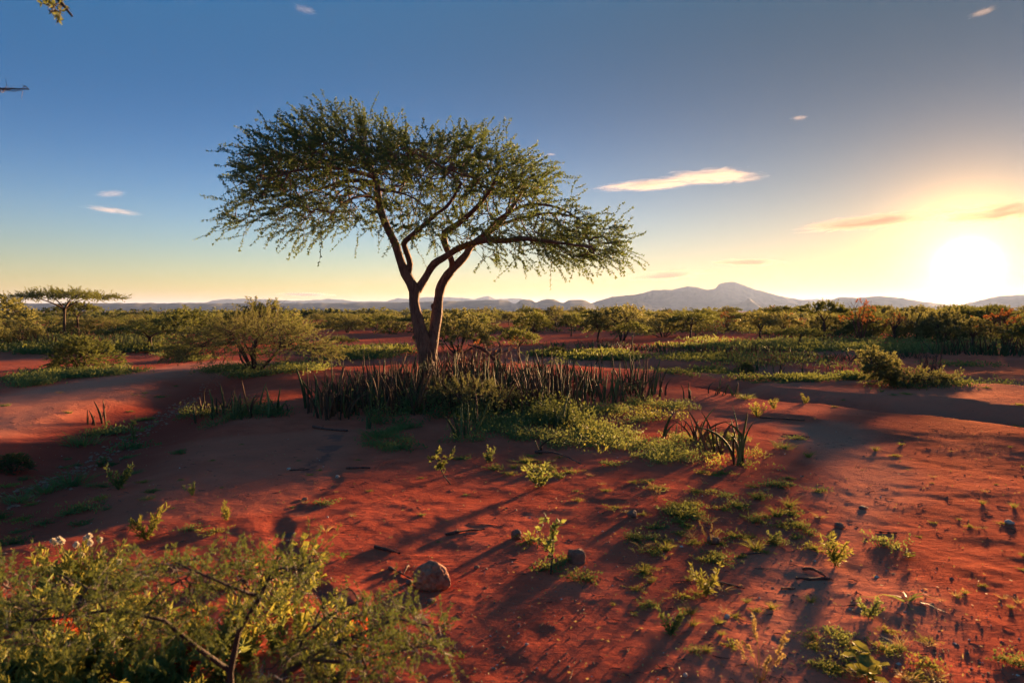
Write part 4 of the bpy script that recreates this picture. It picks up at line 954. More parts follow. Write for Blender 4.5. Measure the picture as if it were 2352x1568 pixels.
LIB = {
    'mat': [mat_geo(rg).mesh('creeping_herb', M_HERB, False) for _ in range(4)],
    'matd': [mat_geo(rg, .20, 420, .09, .028, .011).mesh('herb_cushion', M_HERB_D, False) for _ in range(3)],
    'maty': [mat_geo(rg, .2, 200, .04, .028, .012).mesh('creeping_herb', M_HERB_Y, False) for _ in range(3)],
    'weed': [weed_geo(rg).mesh('leafy_weed', M_HERB_Y, False) for _ in range(4)],
    'weedg': [weed_geo(rg, .22, 7, .045, .016).mesh('leafy_weed', M_HERB, False) for _ in range(3)],
    'tuft': [blades_geo(rg).mesh('grass_tuft', M_HERB_Y, False) for _ in range(3)],
    'tuftg': [blades_geo(rg, 110, .2, .006, .8, .6, rad=.12).mesh('grass_tuft', M_HERB, False) for _ in range(3)],
    'broad': [seedling_geo(rg).mesh('broad_leaved_seedling', M_HERB_Y, False) for _ in range(3)],
    'seed': [seedgrass_geo(rg).mesh('feathery_seed_grass', M_STRAW, False) for _ in range(3)],
    'dry': [blades_geo(rg, 26, .12, .004, 1.0, .8).mesh('dry_grass_wisp', M_STRAW, False) for _ in range(3)],
    'arch': [blades_geo(rg, 9, .34, .014, 1.3, 1.0).mesh('arching_grass', M_HERB_D, False) for _ in range(2)],
}
NAT = {'mat': .44, 'matd': .40, 'maty': .40, 'weed': .30, 'weedg': .30, 'tuft': .30, 'tuftg': .40, 'broad': .20, 'seed': .40, 'dry': .22, 'arch': .60}
CATN = {'mat': 'herb', 'matd': 'herb', 'maty': 'herb', 'weed': 'weed', 'weedg': 'weed', 'tuft': 'grass tuft', 'tuftg': 'grass tuft', 'broad': 'seedling', 'seed': 'grass', 'dry': 'grass', 'arch': 'grass'}
def herb(kind, vx, vy, wpx, label, group=None, tall=1.0):
    g = G(vx, vy); s = wpx * g[1] / FPX / NAT[kind]; lst = LIB[kind]; me_ = lst[rg.integers(len(lst))]
    o = link(me_.name.split('.')[0], me_, loc=[float(k) for k in g], rotz=rg.uniform(0, 6.28)); o.scale = (s, s, s * tall)
    return tag(o, label, CATN[kind], group)
HERBS = [
    ('weed', 335, 1240, 75, 'bright yellow-green weed above the white flowers at lower left'),
    ('weed', 520, 1195, 42, 'small upright yellow-green weed beside the silted rill'),
    ('weedg', 1240, 1118, 75, 'leafy green weed on bare soil in the centre, above the boulder'),
    ('weed', 1622, 1370, 80, 'tall bright weed with long leaves right of the dead twigs'),
    ('weed', 1918, 1300, 75, 'bushy yellow weed standing above the crossed sticks'),
    ('mat', 2035, 1252, 100, 'prostrate leafy herb on the pale sand path'),
    ('broad', 2086, 1282, 36, 'tiny seedling just below the prostrate herb on the sand'),
    ('tuft', 1862, 1382, 46, 'small neat grass tuft right of the bright long-leaved weed'),
    ('arch', 2085, 1382, 170, 'plant with long arching blades on the right sand slope'),
    ('weedg', 1995, 1418, 62, 'leafy green weed on the sand below the arching blades'),
    ('weedg', 1540, 1460, 75, 'grey-green weed low in the picture right of the bare red middle'),
    ('seed', 1745, 1568, 165, 'tall pale seed grass rising at the bottom edge'),
    ('broad', 1995, 1568, 110, 'bright broad-leaved seedling at the bottom edge'),
    ('mat', 1940, 1478, 90, 'creeping herb at the left of the band at the lower right'),
    ('maty', 2040, 1500, 82, 'reddish yellow creeping herb in the middle of the band at the lower right'),
    ('mat', 1890, 1530, 82, 'sparse creeping herb left of the bright broad-leaved seedling'),
    ('maty', 2140, 1530, 90, 'creeping herb right of the bright broad-leaved seedling'),
    ('maty', 1565, 1372, 60, 'yellow creeping weed touching the bright long-leaved weed'),
    ('matd', 1335, 1332, 85, 'dark round herb cushion below the blocky dark rock'),
    ('mat', 1262, 1308, 110, 'leafy creeping herb left of the blocky dark rock'),
    ('maty', 1225, 1242, 90, 'creeping herb beside the small red lump of soil'),
    ('maty', 1300, 1285, 60, 'small herb under the broad-leaved sapling'),
    ('matd', 1570, 1182, 105, 'largest dark green herb cushion right of the bare middle'),
    ('matd', 1455, 1238, 65, 'dark green cushion left of its paler twin below the red stone'),
    ('mat', 1503, 1238, 70, 'paler green cushion right of its dark twin below the red stone'),
    ('maty', 1500, 1270, 70, 'thin yellow herb just below the twin cushions'),
    ('seed', 1505, 1150, 60, 'feathery yellow seed grass above the largest dark cushion'),
    ('matd', 1690, 1165, 75, 'dark cushion of herb right of the largest one'),
    ('matd', 1745, 1145, 60, 'low dark herb hump to the right, next to the yellow tuft'),
    ('seed', 1630, 1252, 70, 'dry yellow seed grass beside the low stone hump'),
    ('maty', 1690, 1232, 75, 'yellow creeping herb right of the dry seed grass'),
    ('tuft', 1812, 1165, 70, 'yellow green spray of grass near the edge of the sand path'),
    ('mat', 1790, 1115, 80, 'round green creeping herb right of the arching spear leaves'),
    ('weedg', 1775, 1245, 36, 'small green upright weed between the tuft and the weed hump'),
    ('tuftg', 1800, 1030, 60, 'loose grass tuft on the slope right of the arching spear leaves'),
    ('tuft', 1856, 1050, 46, 'darker grass tuft at the foot of that slope'),
    ('mat', 1835, 1008, 48, 'flat green herb beside a twig on the bare slope'),
    ('weed', 1740, 958, 36, 'bright yellow weed near the lip of the right wash'),
    ('weed', 1778, 940, 26, 'small green weed right of the yellow one at the wash lip'),
    ('weed', 1850, 925, 24, 'lone small weed on the bed of the wash'),
    ('tuftg', 1712, 916, 52, 'leafy green tussock right at the start of the wash'),
    ('tuft', 2010, 1035, 34, 'yellow tuft at the top of the pale sand path'),
    ('maty', 2060, 1048, 30, 'tiny creeping herb right of the yellow tuft on the sand'),
    ('mat', 410, 1040, 48, 'flat green herb on bare soil left of the rill'),
    ('mat', 742, 1158, 60, 'silvery green herb on the right side of the silted rill'),
    ('dry', 700, 1155, 36, 'dry wisp growing in the silted rill'),
    ('dry', 748, 1220, 60, 'yellow dry grass wisp below the silvery herb'),
    ('mat', 440, 1215, 62, 'creeping herb left of the small upright weed'),
    ('maty', 492, 1222, 60, 'yellowish herb on the brick-red soil patch'),
    ('weedg', 443, 1138, 34, 'thin grey weed on bare soil in the left half'),
    ('weedg', 272, 1125, 70, 'green weed at the right end of the grassy streak at left'),
    ('mat', 195, 1170, 95, 'long creeping green herb below the grassy streak'),
    ('mat', 160, 1180, 70, 'left tail of the long creeping herb'),
    ('tuftg', 165, 1110, 105, 'grassy tussock in the upper part of the streak at left'),
    ('tuftg', 105, 1130, 100, 'grassy tussock in the middle of the streak at left'),
    ('tuftg', 45, 1152, 90, 'grassy tussock at the lower end of the streak at left'),
    ('matd', 25, 1248, 70, 'dark herb cut by the left edge above the big shrub'),
    ('mat', 185, 1205, 60, 'small flat herb under the long creeping one'),
    ('mat', 265, 995, 110, 'green herb behind the thin sapling on the left bank'),
    ('matd', 225, 1000, 70, 'leafy herb around the orange spear leaves'),
    ('tuftg', 190, 1022, 110, 'grassy herb below the orange spear leaves'),
    ('mat', 305, 1030, 100, 'herb around the foot of the thin sapling on the left bank'),
    ('weedg', 232, 1072, 30, 'small upright green weed on the dark bank'),
    ('mat', 335, 965, 48, 'small green herb beside the pebbly gully bed'),
    ('dry', 810, 1185, 34, 'dry brown tuft on bare soil right of the rill'),
    ('broad', 793, 1280, 24, 'tiny bright seedling on bare soil above the shrub'),
    ('broad', 1063, 1512, 26, 'tiny green seedling on the bare soil at the bottom'),
    ('weedg', 1125, 1062, 38, 'low green clump on soil right of the bent sapling'),
    ('mat', 1060, 1055, 48, 'green herb touching the bent sapling'),
    ('tuftg', 868, 1005, 100, 'grassy herb patch in front of the shaded thicket'),
    ('mat', 930, 1030, 90, 'flat herb right of the grassy patch before the thicket'),
    ('mat', 1400, 1068, 60, 'pale flat herb before the sunlit herbs'),
    ('dry', 1270, 1075, 40, 'dry yellow wisp near the centre'),
    ('maty', 1330, 1150, 32, 'thin flat yellow wisp on bare soil in the centre'),
    ('maty', 1390, 1128, 32, 'small flat yellow herb left of the seed grass'),
    ('tuft', 1408, 1390, 22, 'two pale blades of grass sprouting on bare soil'),
    ('broad', 1455, 1415, 18, 'tiny yellow seedling on the lower right soil'),
    ('tuft', 1500, 1392, 28, 'small pale sprout above the grey-green weed'),
    ('maty', 1480, 1318, 50, 'small yellow herb left of the pale pebble'),
    ('maty', 1755, 1268, 40, 'sparse yellow herb in the soil above the stick'),
    ('matd', 2330, 1525, 90, 'dark herb in the bottom right corner'),
]
for k_, a, b, w_, lb in HERBS: herb(k_, a, b, w_ * 1.15, lb)
# many small ones nothing tells apart, by stretch of ground
KNAME = {'mat': 'green creeping herb', 'maty': 'yellowish creeping herb', 'matd': 'dark herb cushion', 'weed': 'bright upright weed', 'weedg': 'grey-green upright weed', 'dry': 'dry grass wisp', 'tuft': 'tuft of grass', 'tuftg': 'grassy tussock', 'broad': 'broad-leaved seedling', 'redleaf': 'red-leaved weed'}
def klabel(kind, w_, lo_, hi_, place_): return ('larger ' if w_ > (lo_ + hi_) / 2 else 'smaller ') + KNAME[kind] + ' ' + place_
def scatter(poly, n, kinds, w0, w1, label, group, seed):
    global rg
    rs = np.random.default_rng(seed); o = np.array(poly, float); k = 0
    while k < n:
        x_, y_ = rs.uniform(o[:, 0].min(), o[:, 0].max()), rs.uniform(o[:, 1].min(), o[:, 1].max())
        if not poly_inside(np.array([x_]), np.array([y_]), o)[0]: continue
        kd = kinds[rs.integers(len(kinds))]; wq = rs.uniform(w0, w1); herb(kd, x_, y_, wq * (y_ - 712) / 450, klabel(kd, wq, w0, w1, label), group + ', ' + KNAME[kd]); k += 1
scatter([(1420, 1090), (1560, 1060), (1800, 1070), (1900, 1130), (1860, 1260), (1700, 1300), (1480, 1290), (1400, 1180)], 62, ['mat', 'maty', 'maty', 'dry', 'matd', 'mat', 'tuft'], 30, 75, 'in the weedy patch below the arching spear leaves', 'small herbs of the weedy patch', 1)
scatter([(1480, 1290), (1760, 1290), (1800, 1400), (1720, 1520), (1480, 1480), (1440, 1380)], 26, ['maty', 'dry', 'mat', 'tuft'], 20, 48, 'on red soil left of the pale sand path', 'tiny weeds left of the sand path', 2)
scatter([(1850, 1430), (2130, 1440), (2260, 1568), (1830, 1568)], 20, ['mat', 'maty', 'dry', 'dry', 'maty'], 30, 60, 'in the plant band at the lower right', 'herbs of the lower right band', 3)
scatter([(300, 1040), (800, 1000), (1050, 1080), (1400, 1100), (1380, 1230), (900, 1260), (300, 1180)], 22, ['dry', 'mat', 'maty'], 10, 26, 'sprouting on the bare soil in the middle', 'tiny sprouts on the bare middle', 4)
scatter([(1880, 990), (2352, 1030), (2352, 1430), (2100, 1380), (2060, 1150)], 30, ['dry', 'maty', 'tuft'], 14, 40, 'on the sunlit sandy slope at the right', 'tiny tufts on the right slope', 5)
scatter([(1700, 930), (2352, 960), (2352, 890), (1720, 880)], 16, ['tuft', 'maty', 'mat'], 40, 90, 'on the bed of the right wash', 'small weeds on the bed of the right wash', 6)
scatter([(0, 1080), (300, 1000), (380, 1150), (250, 1200), (0, 1230)], 24, ['mat', 'matd', 'tuftg', 'maty'], 30, 70, 'on the shaded left bank', 'small herbs on the left bank', 7)

scatter([(1050, 1040), (1420, 1040), (1560, 1080), (1450, 1120), (1150, 1090)], 22, ['mat', 'maty', 'dry', 'matd', 'tuft'], 30, 80, 'at the front edge of the sunlit herbs', 'herbs at the front of the carpet', 8)
scatter([(0, 900), (330, 880), (420, 890), (330, 950), (0, 1000)], 10, ['mat', 'tuftg', 'dry'], 40, 90, 'beside the sandy track at the left', 'herbs beside the track', 9)
# sapling stems and leaves
def sapling(vx, vy, hpx, label, seed, bend=.3, leafsz=.045, n=60, mat_=None):
    rs = np.random.default_rng(seed); g = G(vx, vy); H = hpx * g[1] / FPX; root = thing('sapling', label, 'sapling', g)
    k = 8; s = np.linspace(0, 1, k); p = np.stack([bend * H * np.sin(s * 2.4), .1 * H * np.sin(s * 3), H * s * .95], 1)
    br = [p] + [resample(np.array([p[i], p[i] + rs.normal(size=3) * .12 * H + [0, 0, .1 * H], p[i] + rs.normal(size=3) * .2 * H + [0, 0, .2 * H]]), k) for i in (2, 3, 4, 5, 6, 6)]
    v, q = tubes(np.array(br), np.linspace(1, .35, k)[None] * np.array([.022] + [.010] * 6)[:, None] * H, 5)
    link('stem', Geo().add(v, q).mesh('stem', M_BARK_DARK), root)
    v, q = clumps(np.array(br)[:, 2:], 9, max(2, n // 40), leafsz * H * 3, leafsz * H * 1.7, rs, .1, .9)
    link('foliage', Geo().add(v, q).mesh('foliage', mat_ or M_HERB, False), root)
sapling(1035, 1112, 70, 'small leafy sapling with a bent red stem in the centre of the bare soil', 1, -.35, .05, 80, M_LEAF_DARK)
sapling(1265, 1318, 112, 'upright broad-leaved sapling left of the blocky dark rock', 2, .05, .045, 110, M_HERB)
sapling(303, 1028, 50, 'thin sapling with a flat top on the left bank', 3, .05, .05, 60)

# ---------------------------------------------------------------- carpets of herbs (nobody could count them)
def carpet(name, label, polys, mat, seed, size=1.0):
    rs = np.random.default_rng(seed); Gv = Geo()
    for poly, n, r, ll, h_ in polys:
        o = np.array(poly, float); pts = []
        w = G(o[:, 0], o[:, 1])[:, :2]; lo, hi = w.min(0), w.max(0)
        while len(pts) < n:
            c = rs.uniform(lo - .5, hi + .5, (n * 2, 2)); sc_ = 1.1 if r < .15 else .35
            jw = c + np.stack([fbm(c[:, 0] * sc_, c[:, 1] * sc_, seed=seed + 5, octaves=3), fbm(c[:, 0] * sc_, c[:, 1] * sc_, seed=seed + 6, octaves=3)], 1) * .55 / sc_
            ok = poly_inside(jw[:, 0], jw[:, 1], w) & (fbm(c[:, 0] * sc_ * 1.6, c[:, 1] * sc_ * 1.6, seed=seed, octaves=3) > rs.uniform(-.35, .5, n * 2))
            pts.extend(c[ok])
        c = np.array(pts[:n]); c = c[:int(n * .62)]; n = len(c); m = 12
        cc = np.repeat(c, m, 0) + rs.normal(size=(n * m, 2)) * r; z = height(cc[:, 0], cc[:, 1]) + np.abs(rs.normal(size=n * m)) * h_
        d = rs.normal(size=(n * m, 3)); d[:, 2] = np.abs(d[:, 2]) + .35
        v, q = leaves(np.c_[cc, z], d, ll * rs.uniform(.6, 1.3, n * m), ll * .42, rs); Gv.add(v, q)
    return tag(link(name, Gv.mesh(name, mat, False)), label, kind='stuff')
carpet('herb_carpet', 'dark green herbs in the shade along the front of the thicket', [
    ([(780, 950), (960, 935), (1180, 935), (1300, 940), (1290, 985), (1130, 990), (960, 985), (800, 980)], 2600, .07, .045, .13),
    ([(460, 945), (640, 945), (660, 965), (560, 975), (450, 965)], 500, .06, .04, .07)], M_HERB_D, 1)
carpet('herb_carpet', 'sunlit yellow-green herbs spreading right of the thicket front', [
    ([(1060, 985), (1300, 950), (1500, 915), (1560, 930), (1500, 965), (1400, 1000), (1390, 1040), (1260, 1050), (1100, 1040)], 2300, .06, .036, .055),
    ([(1500, 1030), (1600, 1010), (1760, 1035), (1740, 1070), (1600, 1075), (1510, 1060)], 650, .05, .028, .03),
    ([(820, 985), (960, 1000), (1000, 1030), (880, 1025)], 350, .05, .032, .03),
    ([(1400, 1000), (1560, 985), (1580, 1020), (1420, 1050)], 350, .05, .03, .03)], M_HERB, 2)
carpet('herb_carpet', 'yellow weeds among the sunlit herbs', [
    ([(1180, 1010), (1380, 950), (1560, 925), (1520, 980), (1380, 1050), (1220, 1055)], 200, .04, .045, .06),
    ([(1500, 1040), (1740, 1040), (1740, 1075), (1560, 1080)], 60, .04, .035, .04)], M_HERB_Y, 3)
carpet('herb_carpet', 'green herbs at the foot of the wide bush and along the track', [
    ([(500, 850), (560, 840), (740, 838), (735, 858), (640, 864), (500, 875)], 900, .12, .07, .07),
    ([(0, 868), (130, 858), (260, 850), (300, 858), (120, 880), (0, 892)], 1300, .12, .07, .07),
    ([(360, 820), (460, 815), (460, 835), (370, 835)], 250, .15, .07, .06)], M_HERB, 4)
carpet('herb_carpet', 'green strips of herbs on the flat before the scrub', [
    ([(1200, 800), (1420, 796), (1640, 806), (1960, 812), (2352, 822), (2352, 800), (1700, 792), (1200, 790)], 1600, .3, .13, .06),
    ([(1230, 815), (1420, 812), (1500, 826), (1300, 835)], 1100, .25, .12, .06),
    ([(1560, 850), (1700, 856), (1920, 870), (1860, 880), (1700, 868), (1560, 862)], 700, .2, .08, .05),
    ([(600, 800), (900, 800), (940, 822), (760, 830), (740, 815)], 800, .3, .14, .06),
    ([(0, 800), (420, 800), (430, 812), (0, 815)], 900, .3, .16, .1),
    ([(2020, 872), (2200, 880), (2190, 892), (2060, 890)], 420, .15, .08, .08),
    ([(1900, 905), (2352, 890), (2352, 880), (1950, 892)], 160, .2, .06, .04),
    ([(1500, 815), (2352, 840), (2352, 850), (1560, 835)], 600, .3, .1, .05)], M_HERB_D, 5)
carpet('herb_carpet', 'golden herbs and dry grass between the bushes of the scrub', [
    ([(1600, 800), (2352, 806), (2352, 782), (1600, 782)], 900, .5, .16, .10),
    ([(0, 800), (500, 795), (500, 775), (0, 775)], 700, .5, .16, .1)], M_HERB, 6)

# leaning bush and dead stems by the right wash
lb_ = G(2085, 884); rs = np.random.default_rng(31)
def bushy(name, label, cat, base, limbs, rg_, mat_, bark_, attract, **kw):
    root = thing(name, label, cat, base)
    a = dict(bf=.3, r_tip=.004, r_exp=.45, r_max=.03, center=None, limb_sides=6); a.update(kw)
    w_, t_, l_, _ = tree_meshes(limbs, attract, rg_, **a); w_.add(t_.v[0], t_.q[0])
    link('branches', w_.mesh('branches', bark_, shift=base), root)
    if l_.n: link('foliage', l_.mesh('foliage', mat_, False, shift=base), root)
    return root
def Pv(a, b, dy, Y): return P(a, b, Y + dy)
Y_ = float(lb_[1])
L1 = [(np.array([Pv(2085, 888, 0, Y_), Pv(2050, 862, .1, Y_), Pv(1995, 820, 0, Y_)]), np.array([.05, .035, .012])), (np.array([Pv(2090, 888, 0, Y_), Pv(2100, 870, .3, Y_), Pv(2130, 868, .5, Y_)]), np.array([.04, .03, .012]))]
at_ = []
for _ in range(260):
    s = rs.random(); a, b = 2090 - 100 * s, 878 - 56 * s; w_ = 14 + 10 * sin(pi * s)
    at_.append(P(a + rs.normal() * 6, b + rs.uniform(-1, 1.1) * w_, Y_ + rs.uniform(-.6, .6)))
for _ in range(120): at_.append(P(rs.uniform(2090, 2190), rs.uniform(862, 886), Y_ + rs.uniform(-.5, .8)))
bushy('leaning_bush', 'sunlit bush leaning to the left with a pointed tip beyond the right wash', 'bush', lb_, L1, rs, M_LEAF_BUSH, M_BARK_DARK, np.array(at_), twigs=1.2, tl=(.12, .3), J=8, m=4, ll=.055, lw=.02, along=.2)
dd_ = G(2140, 872); Y_ = float(dd_[1]); stems = []
for a, t_, x1 in [(2118, 804, 2112), (2124, 818, 2128), (2132, 806, 2126), (2140, 826, 2144), (2148, 812, 2152), (2158, 808, 2162), (2134, 830, 2120), (2150, 836, 2140)]:
    stems.append((np.array([Pv(a + (2138 - a) * .4, 878, 0, Y_), Pv(a, 850, .05, Y_), Pv(x1, t_, 0, Y_)]), np.array([.035, .028, .006])))
bushy('dead_shrub', 'cluster of dead upright brown stems right of the leaning bush', 'dead shrub', dd_, stems, rs, None, M_DEADWOOD, np.array([P(rs.uniform(2105, 2170), rs.uniform(815, 860), Y_ + rs.uniform(-.3, .3)) for _ in range(40)]), twigs=.8, tl=(.05, .15), leaf_frac=0, twig_r=.006)
# dead branches sticking out of the thicket behind the trunk
db = G(1150, 872); Y_ = float(db[1])
L2 = [(np.array([Pv(1175, 875, 0, Y_), Pv(1140, 830, 0, Y_), Pv(1105, 800, -.1, Y_), Pv(1075, 792, -.1, Y_)]), np.array([.05, .045, .035, .015])),
      (np.array([Pv(1130, 820, 0, Y_), Pv(1150, 800, .2, Y_), Pv(1145, 785, .2, Y_)]), np.array([.035, .03, .02])), (np.array([Pv(1120, 880, 0, Y_), Pv(1100, 850, .2, Y_), Pv(1070, 835, .2, Y_)]), np.array([.04, .03, .015]))]
bushy('dead_branch', 'fallen reddish dead branch lying in the thicket right of the trunk', 'branch', db, L2, rs, M_LEAF_DRY, M_DEADWOOD, np.array([P(rs.uniform(1060, 1180), rs.uniform(785, 860), Y_ + rs.uniform(-.5, .5)) for _ in range(90)]), twigs=1.2, tl=(.08, .25), jitter=.9, J=4, m=2, leaf_frac=.25, twig_r=.006)

# ================================================================== STONES AND STICKS
def stone_mat(name, c1, c2, scale=14):
    m, t = new_mat(name); tc = t.nodes.new('ShaderNodeTexCoord')
    n = noise(t, scale, 7, 0.68, tc.outputs['Object'], .3); n2 = noise(t, scale * .25, 3, vec=tc.outputs['Object'])
    r = ramp(t, math_(t, 'ADD', math_(t, 'MULTIPLY', n.outputs[0], .6), math_(t, 'MULTIPLY', n2.outputs[0], .4)), [(.36, c1), (.62, c2)])
    p = t.nodes.new('ShaderNodeBsdfPrincipled'); p.inputs['Roughness'].default_value = .85; t.links.new(r.outputs[0], p.inputs['Base Color'])
    b = t.nodes.new('ShaderNodeBump'); b.inputs['Strength'].default_value = .9; b.inputs['Distance'].default_value = .012; t.links.new(n.outputs[0], b.inputs['Height']); t.links.new(b.outputs[0], p.inputs['Normal'])
    o = t.nodes.new('ShaderNodeOutputMaterial'); t.links.new(p.outputs[0], o.inputs[0]); return m
M_BOULDER = stone_mat('crusted_boulder', (0.20, 0.048, 0.026), (0.45, 0.19, 0.11), 22)
M_ROCK = stone_mat('brown_rock', (0.12, 0.045, 0.030), (0.28, 0.13, 0.085))
M_PALE = stone_mat('pale_pebble', (0.38, 0.24, 0.18), (0.62, 0.50, 0.42))
def stone(name, vx, vy, wpx, hpx, mat_, label, seed, block=False, group=None, cuts=28):
    g = G(vx, vy); s = g[1] / FPX; w, h = wpx * s, hpx * s
    k1, k2 = cuts, cuts * 2; u = np.linspace(0, pi, k1); a = np.arange(k2) * 2 * pi / k2
    v = np.stack([np.sin(u)[:, None] * np.cos(a), np.sin(u)[:, None] * np.sin(a), np.repeat(np.cos(u)[:, None], k2, 1)], -1)
    if block: v = np.sign(v) * np.abs(v) ** .45 / 1.15
    n1 = fbm(v[..., 0] * 1.4 + seed, v[..., 1] * 1.4, v[..., 2] * 1.4, seed, 4); n2 = np.abs(fbm(v[..., 0] * 5, v[..., 1] * 5, v[..., 2] * 5 + seed, seed + 9, 3))
    v = v * (1 + .17 * n1 - .11 * n2)[..., None]
    v = v * [w / 2, w / 2 * .85, h * .62] + [0, 0, h * .36]
    o = link(name, mesh_np(name, v.reshape(-1, 3), grid_faces(k1, k2, close=True), mat_), loc=[float(q) for q in g], rotz=seed * 1.3)
    return tag(o, label, 'rock' if wpx > 30 else 'stone', group)
stone('boulder', 993, 1348, 88, 62, M_BOULDER, 'round crusted boulder lit from the right on the bare red soil', 2, cuts=56)
stone('rock', 1324, 1290, 44, 32, M_ROCK, 'blocky dark brown rock right of the broad-leaved sapling', 5, True)
stone('rock', 1186, 1236, 26, 22, M_ROCK, 'pointed red-brown lump left of the broad-leaved sapling', 7)
stone('rock', 1452, 1186, 26, 16, M_ROCK, 'red-brown stone above the twin herb cushions', 8)
stone('rock', 1928, 1212, 24, 13, M_ROCK, 'rounded red stone at the edge of the pale sand path', 9)
stone('rock', 1982, 1168, 22, 7, M_ROCK, 'flat stone with a twig on the pale sand path', 10)
stone('rock', 722, 1324, 24, 16, M_BOULDER, 'small pinkish stone at the tip of the near shrub', 11)
stone('rock', 2318, 1202, 20, 9, M_PALE, 'pale stone with a long shadow near the right edge', 12)
stone('rock', 1095, 1305, 14, 7, M_ROCK, 'little dark stone right of the boulder', 13)
stone('rock', 940, 1340, 18, 9, M_ROCK, 'little stone against the left foot of the boulder', 14)
stone('rock', 990, 1382, 22, 8, M_ROCK, 'flat dark clod in front of the boulder', 15)
stone('rock', 1640, 1245, 34, 15, M_ROCK, 'low brown hump of stone by the dry seed grass', 16)
stone('rock', 1574, 1552, 12, 8, M_PALE, 'white pebble near the bottom edge', 17)
stone('rock', 1670, 1418, 14, 9, M_PALE, 'pale pebble beside the tall pale seed grass', 18)
stone('rock', 700, 1148, 16, 6, M_BOULDER, 'flat pinkish stone by the silted rill', 19)
stone('rock', 663, 1078, 10, 5, M_PALE, 'white pebble at the start of a thin twig', 20)
stone('rock', 775, 1096, 10, 6, M_PALE, 'white pebble right of the silted rill', 21)
stone('rock', 1210, 1480, 9, 5, M_PALE, 'white speck of stone low in the centre', 22)
rs = np.random.default_rng(4)
def stick(vx0, vy0, vx1, vy1, wpx, label, side=None, seed=0, lift=.0, cat='stick', group=None):
    rs = np.random.default_rng(seed + 50); a, b = G(vx0, vy0), G(vx1, vy1); r = wpx * a[1] / FPX / 2; k = 9
    s = np.linspace(0, 1, k)[:, None]; p = a + (b - a) * s + np.cumsum(rs.normal(size=(k, 3)), 0) * [r * .35, r * .35, 0] ; p[:, 2] = height(p[:, 0], p[:, 1]) + r * .9 + lift * np.sin(s[:, 0] * pi)
    v, q = tubes(p[None], (r * (1 + .25 * rs.normal(size=k)) * np.linspace(1, .6, k))[None], 7)
    g = Geo().add(v, q)
    o = link('stick', g.mesh('stick', M_DEADWOOD, shift=a), loc=[float(x_) for x_ in a]); tag(o, label, cat, group)
    return o
stick(1024, 1229, 1115, 1218, 7, 'straight dark stick on bare soil above the boulder', seed=1)
stick(862, 1258, 920, 1272, 8, 'forked reddish stick up and left of the boulder', seed=2)
stick(893, 1304, 945, 1330, 6, 'crooked twig left of the boulder', seed=3)
stick(938, 1302, 930, 1322, 6, 'short upright twig piece against the crooked twig', seed=4, lift=.02)
stick(795, 1076, 850, 1075, 5, 'dark stick lying flat beyond the rill', seed=5)
stick(665, 1081, 710, 1078, 3, 'thin twig beside a white pebble', seed=6)
stick(1828, 1330, 1905, 1332, 7, 'lower of the two crossed sticks below the yellow weed', seed=7)
stick(1845, 1310, 1900, 1328, 8, 'upper of the two crossed sticks below the yellow weed', seed=8, lift=.03)
stick(1645, 1338, 1705, 1352, 6, 'curved stick right of the bright long-leaved weed', seed=9)
stick(1795, 1352, 1825, 1352, 5, 'short stick left of the small neat grass tuft', seed=10)
stick(1700, 1272, 1745, 1270, 4, 'thin twig left of the green weed by the sand path', seed=11)
stick(720, 982, 800, 990, 6, 'dark fallen twig below the left tip of the thicket', seed=12)
stick(1230, 1040, 1330, 1068, 5, 'thin fallen branch running through the sunlit herbs', seed=13, lift=.05)
stick(1745, 960, 1850, 966, 4, 'dark twig on the bare slope below the wash lip', seed=14)
stick(1860, 1005, 1800, 998, 3, 'thin twig behind the flat herb on the slope', seed=15)
stick(2060, 1225, 2010, 1222, 4, 'short twig on the sunlit right slope', seed=16)
stick(1985, 1390, 1945, 1392, 5, 'short stick above the leafy weed on the sand', seed=17)
stick(1880, 1530, 1960, 1532, 8, 'dark stick under the herbs at the lower right', seed=18)
stick(1075, 1222 - 20, 1160, 1209, 2, 'hair-thin twig continuing from the straight dark stick', seed=19)
stick(1090, 1455, 1060, 1480, 2, 'hair-thin twig low in the centre', seed=20)
stick(1390, 1010, 1470, 1018, 4, 'thin dark twig among the herbs right of the thicket', seed=21)
stick(760, 1560, 820, 1563, 6, 'dark stick by the bottom edge', seed=22)
# gravel: loose grit and pebbles over the bare soil
rs = np.random.default_rng(12); n = 9000
vx_, vy_ = rs.uniform(-60, 2420, n), 900 + 720 * rs.random(n) ** .8
g = G(vx_, vy_); ok = vnoise(g[:, 0] * .9, g[:, 1] * .9, seed=61) > rs.uniform(-.9, .5, n); g = g[ok]; n = len(g)
r = rs.lognormal(math.log(.0035), .5, n)[:, None]; r = np.minimum(r, .016)
oc = np.array([[1, 0, 0], [0, 1, 0], [-1, 0, 0], [0, -1, 0], [0, 0, 1], [0, 0, -.4]], float)
v = (oc[None] * (1 + .35 * rs.normal(size=(n, 6, 1)))) * r[:, None] * [1, 1, .7]
th_ = rs.uniform(0, 6.28, n); c_, s_ = np.cos(th_)[:, None], np.sin(th_)[:, None]
v = np.stack([v[..., 0] * c_ - v[..., 1] * s_, v[..., 0] * s_ + v[..., 1] * c_, v[..., 2]], -1) + g[:, None] + [0, 0, .001]
tt = np.array([[0, 1, 4], [1, 2, 4], [2, 3, 4], [3, 0, 4], [1, 0, 5], [2, 1, 5], [3, 2, 5], [0, 3, 5]])
half = n // 4
